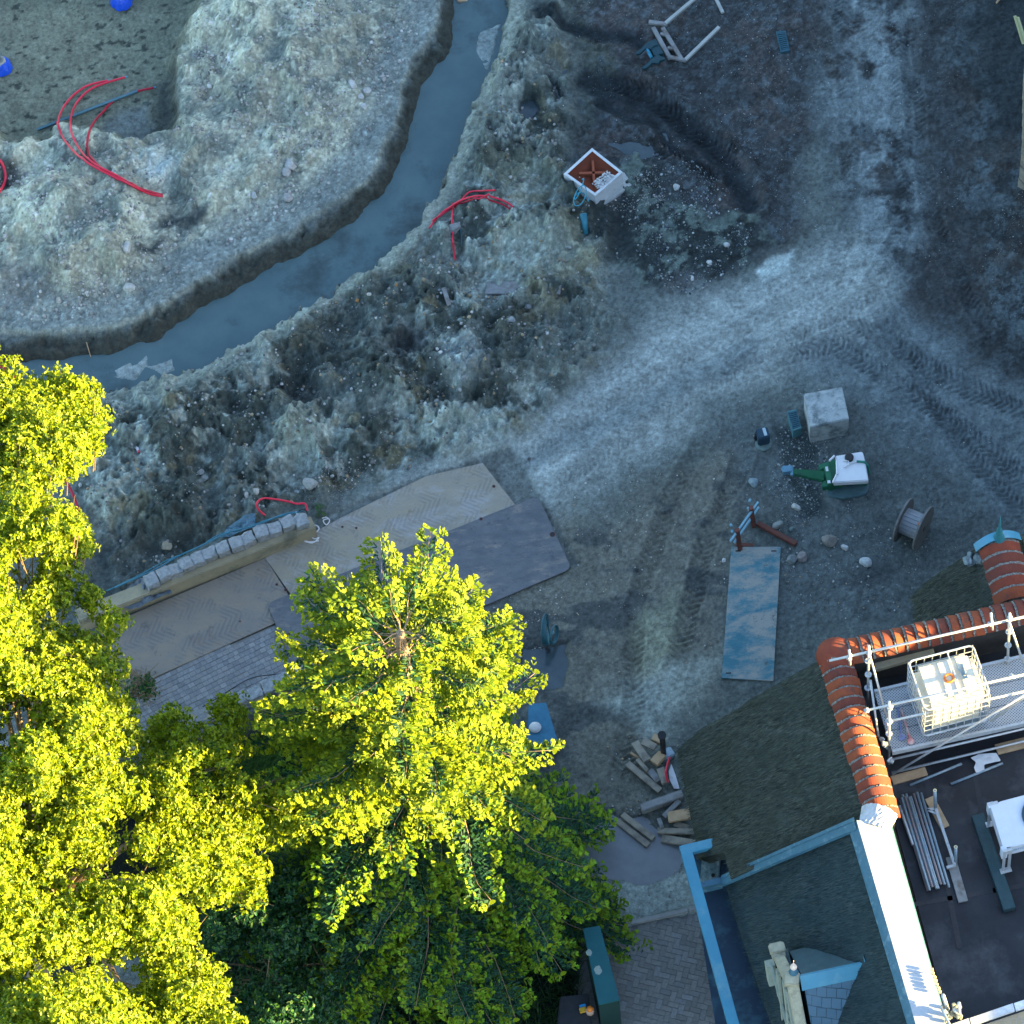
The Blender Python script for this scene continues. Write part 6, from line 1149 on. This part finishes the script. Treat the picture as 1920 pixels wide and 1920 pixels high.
scatter('gravel', [([(1465, 800), (1545, 810), (1560, 880), (1600, 960), (1480, 985), (1440, 930)], 1500, .008, .035, glit), ([(1180, 330), (1300, 300), (1420, 400), (1400, 500), (1280, 560), (1150, 480)], 2200, .008, .04, glit), ([(1130, 330), (1230, 310), (1250, 380), (1180, 400), (1120, 390)], 300, .01, .03, pale),
    ([(560, 925), (760, 855), (880, 850), (800, 890), (600, 965)], 1300, .005, .018, [(.26, .28, .30), (.18, .20, .22)]), ([(1380, 20), (1800, 0), (1800, 500), (1500, 500), (1350, 300)], 1700, .005, .018, [(.34, .38, .42), (.22, .25, .28), (.12, .13, .15)]), ([(900, 900), (1250, 640), (1600, 500), (1900, 850), (1750, 1100), (1400, 900), (1050, 1000)], 2600, .005, .016, mixd), ([(1060, 0), (1500, 0), (1500, 400), (1150, 300)], 1600, .005, .018, mixd + glit), ([(1800, 350), (1920, 350), (1920, 600), (1840, 600)], 500, .006, .018, glit),
    ([(1000, 900), (1400, 830), (1500, 1100), (1300, 1350), (1000, 1250)], 1800, .005, .026, mixd), ([(1420, 960), (1750, 1000), (1700, 1160), (1500, 1160)], 1300, .006, .03, mixd + glit), ([(1080, 1640), (1380, 1600), (1400, 1690), (1110, 1770)], 900, .006, .03, pale), ([(1130, 1380), (1300, 1380), (1300, 1600), (1150, 1560)], 600, .006, .035, mixd), ([(870, 1150), (1000, 1090), (1090, 1080), (1000, 1250)], 500, .006, .03, mixd)], m_stone2, 5)
# half buried planks in the spoil heap
wd2('buried_plank', 'half buried grey planks below the sandy mound', (912, 541), (1052, 541), .30, .06, m_woodg, -.02); wd2('buried_plank', 'loose grey plank standing out of the dark spoil', (832, 543), (843, 577), .09, .05, m_woodg, .02)
wd2('branch', 'short brown branch at the lip of the trench', (163, 645), (172, 676), .02, .02, m_woodn, .1, cat='branch'); wd2('driftwood', 'pale plank end in the trench at its upper end', (858, 8), (898, 8), .12, .05, m_woodn, .15)
# ---------------------------------------------------------------- trees
def nrmz(v): return v / np.maximum(np.linalg.norm(v, axis=1, keepdims=True), 1e-9)
def leaf_arrays(O, D, N_, L_, W_, C_, mid=.55, bend=.25, rs=None):
    """one six-sided leaf per row: base, two shoulders, tip"""
    D = nrmz(D); S = nrmz(np.cross(D, N_)); N2 = np.cross(S, D)
    L_ = L_[:, None]; W_ = W_[:, None]
    a = O; b = O + D * L_ * (mid * .5) + S * W_ * .42; c = O + D * L_ * (mid + .22) + S * W_ * .40 - N2 * L_ * bend * .3; d = O + D * L_ - N2 * L_ * bend
    e = O + D * L_ * (mid + .22) - S * W_ * .40 - N2 * L_ * bend * .3; f = O + D * L_ * (mid * .5) - S * W_ * .42
    V = np.stack([a, b, c, d, a, d, e, f], 1).reshape(-1, 3); F_ = np.arange(len(V)).reshape(-1, 4)
    return V, F_, np.repeat(C_, 8, 0)
m_leafA = attrmat('oak_leaf', rough=.45, fine=0, transl=.42, spec=.35)
m_leafB = attrmat('conifer_needle', rough=.55, fine=0, transl=.25, spec=.3)
m_bark = surf('oak_bark', (.20, .15, .09), (.11, .085, .055), sc=9, rough=.9, bump=.6)
m_barkc = surf('conifer_bark', (.34, .25, .17), (.22, .16, .11), sc=12, rough=.85, bump=.5)
def broadleaf(name, lab, poly, zfun, n_sub, per, base, ll, colors, mat, seed, rsub=(.16, .30), trunk_r=.22, limbs=34, thin=.36, force=None):
    rs = np.random.RandomState(seed); xs = [p[0] for p in poly]; ys = [p[1] for p in poly]
    X = rs.uniform(min(xs), max(xs), n_sub * 4); Y = rs.uniform(min(ys), max(ys), n_sub * 4)
    wx = X + (fbm(X, Y, 60, 3, seed) - .5) * 50; wy = Y + (fbm(X, Y, 60, 3, seed + 2) - .5) * 50
    d = sdp(wx, wy, poly); gapn = fbm(X, Y, 95, 4, seed + 3, .6); keep = (d > 0) & (gapn > thin + .06 * (d < 35))
    if force: keep = keep | inside(X, Y, force); d = np.where(inside(X, Y, force), np.maximum(d, 20), d)
    X = X[keep][:n_sub]; Y = Y[keep][:n_sub]; d = d[keep][:n_sub]; g = gapn[keep][:n_sub]
    lay = rs.rand(len(X)) ** 2.0 * 1.4
    zz = zfun(X, Y) + (g - .5) * 3.0 - lay - .7 * np.clip(1 - d / 60, 0, 1)
    Cn = np.array([tuple(P(x, y, z)) for x, y, z in zip(X, Y, zz)])
    r_ = rs.uniform(rsub[0], rsub[1], len(X)); k = per; n = len(X) * k
    u = nrmz(rs.randn(n, 3)); u[:, 2] = np.where(u[:, 2] < -.35, -u[:, 2], u[:, 2]); cen = np.repeat(Cn, k, 0); rr = np.repeat(r_, k)
    # leaves come in rosettes of five round a twig end
    ro = np.repeat(nrmz(rs.randn(n // 5, 3) + np.array([0, 0, .45])), 5, 0)[:n]; ro = np.vstack([ro, u[len(ro):]]) if len(ro) < n else ro
    O = cen + ro * (rr * rs.uniform(.75, 1.05, n))[:, None]; ang = np.tile(np.arange(5) * 2 * PI / 5, n // 5 + 1)[:n] + np.repeat(rs.rand(n // 5 + 1) * 6, 5)[:n]
    t1 = nrmz(np.cross(ro, np.array([.3, .5, .8]) + 0 * ro)); t2 = np.cross(ro, t1)
    D = t1 * np.cos(ang)[:, None] + t2 * np.sin(ang)[:, None] + ro * rs.uniform(.1, .8, n)[:, None]
    Nn = nrmz(ro * .8 + rs.randn(n, 3) * .45 + np.array([.75, -.3, .25]))
    cc = np.array(colors)[rs.choice(len(colors), n, p=[.5, .3, .2][:len(colors)])] * (rs.uniform(.75, 1.2, n) * np.repeat(rs.uniform(.8, 1.15, len(X)), k))[:, None]
    V, F_, C_ = leaf_arrays(O, D, Nn, rs.uniform(ll * .7, ll * 1.2, n), rs.uniform(ll * .5, ll * .75, n), cc)
    t = thing(name, lab, 'tree', base); fast_mesh('crown', V, F_, mat, C_, t)
    m = MB(); b = Vector(base); top = Vector((float(Cn[:, 0].mean()), float(Cn[:, 1].mean()), float(np.percentile(Cn[:, 2], 45)))) - Vector((0, 0, 2.0)); fork = b.lerp(top, .5) + Vector((.1, 0, 0))
    m.tube(spline([b - Z * .2, b.lerp(fork, .5) + Vector((.08, .05, 0)), fork], 5), [trunk_r * (1 - .03 * i) for i in range(11)], 12)
    order = rs.permutation(len(Cn))[:limbs]
    for i in order:
        e = Vector(Cn[i]); mid1 = fork.lerp(e, .35) + Vector((0, 0, .5)); mid2 = fork.lerp(e, .72) + Vector((rnd.uniform(-.2, .2), rnd.uniform(-.2, .2), .12)); q = spline([fork, mid1, mid2, e], 5)
        m.tube(q, [max(.012, trunk_r * .36 * (1 - j / len(q)) ** 1.2) for j in range(len(q))], 6)
        for s_ in range(4):
            e2 = Vector(Cn[int(np.argmin(np.linalg.norm(Cn - Cn[i] + rs.randn(3) * .5, axis=1)))]) + Vector((rnd.uniform(-.3, .3), rnd.uniform(-.3, .3), rnd.uniform(0, .25))); m.tube([q[-4], q[-4].lerp(e2, .5) + Z * .04, e2], [.014, .010, .004], 5)
    ed = np.where(d < 14)[0][:70]
    for i in ed:
        e = Vector(Cn[i]); o_ = (e - Vector((float(Cn[:, 0].mean()), float(Cn[:, 1].mean()), e.z))).normalized(); m.tube([e - o_ * .5, e, e + o_ * rnd.uniform(.1, .42) + Vector((rnd.uniform(-.15, .15), rnd.uniform(-.15, .15), rnd.uniform(-.1, .1)))], [.010, .008, .003], 5)
    m.build('trunk', m_bark, t); return t
OAK = [(-160, 600), (-10, 650), (15, 690), (60, 705), (90, 725), (130, 695), (178, 715), (165, 760), (195, 790), (208, 850), (150, 882), (118, 905), (70, 900), (85, 935), (130, 950), (155, 1000), (160, 1060), (185, 1095), (238, 1112), (225, 1140), (262, 1165), (235, 1200), (243, 1235), (215, 1290), (290, 1340), (330, 1345), (350, 1312), (385, 1335), (440, 1308), (455, 1365), (440, 1415), (420, 1440), (432, 1490), (465, 1460), (500, 1448), (508, 1500), (560, 1478), (597, 1510), (578, 1560), (505, 1580), (482, 1620), (495, 1692), (440, 1690), (372, 1700), (372, 1750), (352, 1790), (425, 1800), (485, 1850), (505, 1900), (530, 1990), (-160, 2010)]
def oakz(X, Y): return 9.6 - 3.6 * ss(X, -50, 560) - 1.6 * ss(-Y, -1000, -650) + .6 * np.sin(X / 60.) * np.cos(Y / 75.)
YG = [(.190, .268, .003), (.245, .30, .008), (.070, .135, .007)]
bo = P(60, 1860, -.2); broadleaf('oak_tree', 'large sunlit yellow green oak filling the lower left', OAK, oakz, 3400, 70, (bo.x, bo.y, -.1), .082, YG, m_leafA, 11, force=[(440, 1480), (480, 1455), (520, 1490), (565, 1475), (598, 1510), (575, 1560), (500, 1585), (430, 1600)])
SHR = [(360, 1690), (430, 1640), (520, 1600), (600, 1610), (640, 1700), (660, 1830), (680, 1990), (480, 1990), (400, 1850), (350, 1780)]
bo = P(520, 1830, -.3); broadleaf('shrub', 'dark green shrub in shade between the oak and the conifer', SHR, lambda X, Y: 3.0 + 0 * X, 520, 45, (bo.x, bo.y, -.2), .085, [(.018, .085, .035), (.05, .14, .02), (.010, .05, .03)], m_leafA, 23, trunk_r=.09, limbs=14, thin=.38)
bo = P(262, 1290, 0.0); broadleaf('weed_bush', 'small dark green bush poking out beside the muddy road plate', [(225, 1275), (250, 1262), (285, 1270), (290, 1290), (262, 1310), (228, 1312)], lambda X, Y: 1.3 + 0 * X, 26, 35, (bo.x, bo.y, 0), .06, [(.03, .10, .03), (.05, .14, .02), (.02, .06, .03)], m_leafA, 29, rsub=(.07, .13), trunk_r=.02, limbs=5, thin=.2)
# conifer
def conifer(lab, apex, H_, seed):
    rs = np.random.RandomState(seed); r_ = random.Random(seed); A_ = P(*apex, H_); base = Vector((A_.x, A_.y, -.1)); t = thing('conifer_tree', lab, 'tree', base)
    BO = []; TL = []; m = MB(); m.tube(spline([base, base + Vector((.10, .08, H_ * .5)), A_ + Vector((.0, .0, -1.2)), A_], 8), [.20 - .0052 * i for i in range(25)], 12)
    O = []; D = []; NN = []; LL = []; WW = []; CC = []
    def add(o, d, n, l, w, c): O.append(o); D.append(d); NN.append(n); LL.append(l); WW.append(w); CC.append(c)
    def prof(q):   # q: metres below the apex
        return 2.65 * (1 - math.exp(-(q + .35) / 1.3)) + (.95 * min(1, max(0, (q - 4.2) / 1.6)))
    h = H_ - .10; whorl = 0
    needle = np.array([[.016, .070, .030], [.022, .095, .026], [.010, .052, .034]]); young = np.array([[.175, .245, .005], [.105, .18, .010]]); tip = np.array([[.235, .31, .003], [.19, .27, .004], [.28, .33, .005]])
    while h > .35:
        nb = r_.choice([6, 7, 7, 8]); a0 = r_.uniform(0, 6.3); q = H_ - h
        for b in range(nb):
            a = a0 + b * 2 * PI / nb + r_.uniform(-.3, .3); Lb = prof(q) * r_.uniform(.55, 1.08) * (.82 + .36 * fb1(a * 1.3 + 4, h * .5, 1.0, 2, 7))
            if q < 1.0: Lb = min(Lb * r_.uniform(.8, 1.7), 1.9)
            dz = .55 - .13 * q if q < 5 else -.10 - .04 * (q - 5); dz = max(dz, -.30) + r_.uniform(-.06, .06); hh = h + r_.uniform(-.18, .18)
            dr = Vector((math.cos(a), math.sin(a), 0)); lat = Vector((-dr.y, dr.x, 0)); st = Vector((A_.x, A_.y, hh)); bd_ = r_.uniform(-.22, .22); wob = r_.uniform(.02, .05)
            for _ in range(12):
                e_ = (A_.x + math.cos(a) * Lb, A_.y + math.sin(a) * Lb, hh); ex, ey = PJ(*e_)
                if Lb > 3.35 and math.sin(a) > -.45: Lb = 3.35 * r_.uniform(.9, 1)
                if 975 < ex < 1085 and 1275 < ey < 1440: Lb *= .93
            low_shade = q > 4.6  # lower branches: shade painted in as darker, bluer foliage
            if q > 6 and math.sin(a) < -.3: Lb = r_.uniform(3.3, 4.3)
            ph = r_.uniform(0, 6)
            def bp(u): return st + dr * (Lb * u) + lat * (bd_ * Lb * u * u + wob * Lb * math.sin(u * 9 + ph)) + Z * (Lb * (dz * u - .22 * u * u + .16 * u ** 4))
            pts = [bp(u / 7) for u in range(8)]; m.tube(pts, [max(.004, .020 * (Lb / 3) ** .5 * (1 - u / 7.4)) for u in range(8)], 5)
            nt = int(Lb / .055); sid = 1
            for k in range(nt):
                u0_ = .14 + (.20 if q < 2.6 else 0); u = u0_ + (1 - u0_) * (k + r_.random() * .6) / nt
                if u > 1: continue
                sid = -sid; pt = bp(u); tl = min(.72, .17 + Lb * .30 * (1 - u) ** .8 * (.4 + 1.2 * min(u, .5))) * r_.uniform(.7, 1.2)
                fw = r_.uniform(.45, .75); td = (dr * fw + lat * (sid * (1 - fw * .45)) + Z * r_.uniform(-.16, .10)).normalized(); tn = Z * .7 + Vector((.75, -.3, .1)) + dr * r_.uniform(-.3, .3) + lat * r_.uniform(-.3, .3)
                n_t = max(2, int(tl / .075))
                for j in range(n_t):
                    s = (j + .5) / n_t; c = pt + td * (tl * s) + Z * (r_.uniform(-.05, .09) - .03 * s * s)
                    for g in range(5):
                        sg = r_.choice((-1, 1)); nd = (td * r_.uniform(.5, 1) + tn.cross(td) * (sg * r_.uniform(.25, .95)) + Z * r_.uniform(-.25, .35)); add(c, nd, tn + Vector((r_.uniform(-.6, .6), r_.uniform(-.6, .6), 0)), r_.uniform(.08, .14), r_.uniform(.022, .036), (needle[r_.randrange(3)] if s < (.75 if low_shade else .25) or u < .25 else young[r_.randrange(2)]) * r_.uniform(.7, 1.3))
                    if s > .3 and r_.random() < (.42 if low_shade else .74) or j == n_t - 1:
                        sd_ = r_.choice((-1, 1)) if j < n_t - 1 else 0; sub_ = (td + tn.cross(td) * (sd_ * .9)).normalized(); c2 = c + sub_ * r_.uniform(.04, .10) + Z * r_.uniform(0, .04)
                        cl_ = tip[r_.randrange(3)] * r_.uniform(.7, 1.15) * (np.array([.62, .92, 1.6]) if low_shade else 1.0)
                        for g in range(6):
                            nd = sub_ + tn.cross(sub_) * ((g - 2.5) * .5) + Z * r_.uniform(-.05, .35); add(c2, nd, tn + Vector((r_.uniform(-.7, .7), r_.uniform(-.7, .7), 0)), r_.uniform(.048, .078), r_.uniform(.028, .042), cl_ * r_.uniform(.9, 1.1))
            for g in range(5): nd = dr + lat * ((g - 2) * .45) + Z * .1; add(pts[-1], nd, Z, .09, .045, tip[0])
        # a few bare inner twigs
        for b in range(9):
            a = r_.uniform(0, 6.3); m.tube([Vector((A_.x, A_.y, h + r_.uniform(-.1, .1))), Vector((A_.x + math.cos(a) * r_.uniform(.2, .8), A_.y + math.sin(a) * r_.uniform(.2, .8), h + r_.uniform(-.05, .2)))], [.008, .003], 4)
        h -= .34 if q < 4.6 else .27; whorl += 1
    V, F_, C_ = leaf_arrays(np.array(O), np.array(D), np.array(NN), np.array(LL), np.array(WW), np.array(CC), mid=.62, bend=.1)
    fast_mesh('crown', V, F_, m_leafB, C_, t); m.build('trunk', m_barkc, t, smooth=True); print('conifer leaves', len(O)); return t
conifer('tall conifer with sunlit yellow top and dark green lower branches', (750, 1186), 9.7, 5)
# grass by the stream and small weeds
def grass(name, lab, poly, n, l0, l1, cols, z=None, lean=(0, 0), seed=1, kind='stuff', w=.010):
    rs = np.random.RandomState(seed); xs = [p[0] for p in poly]; ys = [p[1] for p in poly]; X = rs.uniform(min(xs), max(xs), n * 3); Y = rs.uniform(min(ys), max(ys), n * 3); k = inside(X, Y, poly); X = X[k][:n]; Y = Y[k][:n]; V = []; C_ = []; F_ = []
    for x, y in zip(X, Y):
        b = G(x, y) if z is None else P(x, y, z); l = rs.uniform(l0, l1); a = rs.uniform(0, 6.3); d = Vector((math.cos(a) + lean[0], math.sin(a) + lean[1], 0)) * rs.uniform(.3, .9); s = Vector((-math.sin(a), math.cos(a), 0)) * w; c = np.array(cols[rs.randint(len(cols))]) * rs.uniform(.7, 1.3); o = len(V)
        for i in range(4): f = i / 3; q = b + Z * (l * (f - .45 * f * f)) + d * (l * f * f); V += [q - s * (1 - f * .85), q + s * (1 - f * .85)]; C_ += [c, c]
        F_ += [(o + 2 * i, o + 2 * i + 1, o + 2 * i + 3, o + 2 * i + 2) for i in range(3)]
    o = fast_mesh(name, np.array(V), np.array(F_), m_leafA, np.array(C_)); return tag(o, kind=kind)
gcol = [(.05, .13, .012), (.08, .17, .02), (.03, .08, .015)]
grass('grass', '', [(395, 1330), (520, 1345), (520, 1430), (470, 1540), (400, 1560), (380, 1420)], 2600, .35, .95, gcol, z=-1.15, lean=(.5, .2), seed=2)
grass('undergrowth', '', [(360, 1500), (620, 1420), (1000, 1480), (1085, 1620), (1090, 1990), (360, 1990)], 11000, .2, .6, [(.02, .07, .02), (.015, .05, .025), (.03, .08, .015)], seed=3, w=.014)
def weed(lab, x, y, h_, n, seed, c=((.05, .16, .02), (.08, .20, .02)), z=None):
    rs = np.random.RandomState(seed); b = G(x, y) if z is None else P(x, y, z); O = np.tile(np.array(b), (n, 1)) + np.stack([rs.randn(n) * .05, rs.randn(n) * .05, rs.rand(n) * h_], 1); D = rs.randn(n, 3) + np.array([0, 0, .5]); cc = np.array(c)[rs.randint(2, size=n)]
    V, F_, C_ = leaf_arrays(O, D, nrmz(rs.randn(n, 3) + np.array([0, 0, 1.5])), rs.uniform(.06, .13, n), rs.uniform(.02, .04, n), cc); tag(fast_mesh('weed', V, F_, m_leafA, C_, origin=b), lab, 'plant', 'weeds by the bridge')
weed('green weed growing against the stone parapet wall', 505, 1027, .12, 34, 4); weed('feathery green weed at the end of the granite blocks', 601, 965, .30, 40, 5, ((.06, .13, .05), (.09, .17, .05)))
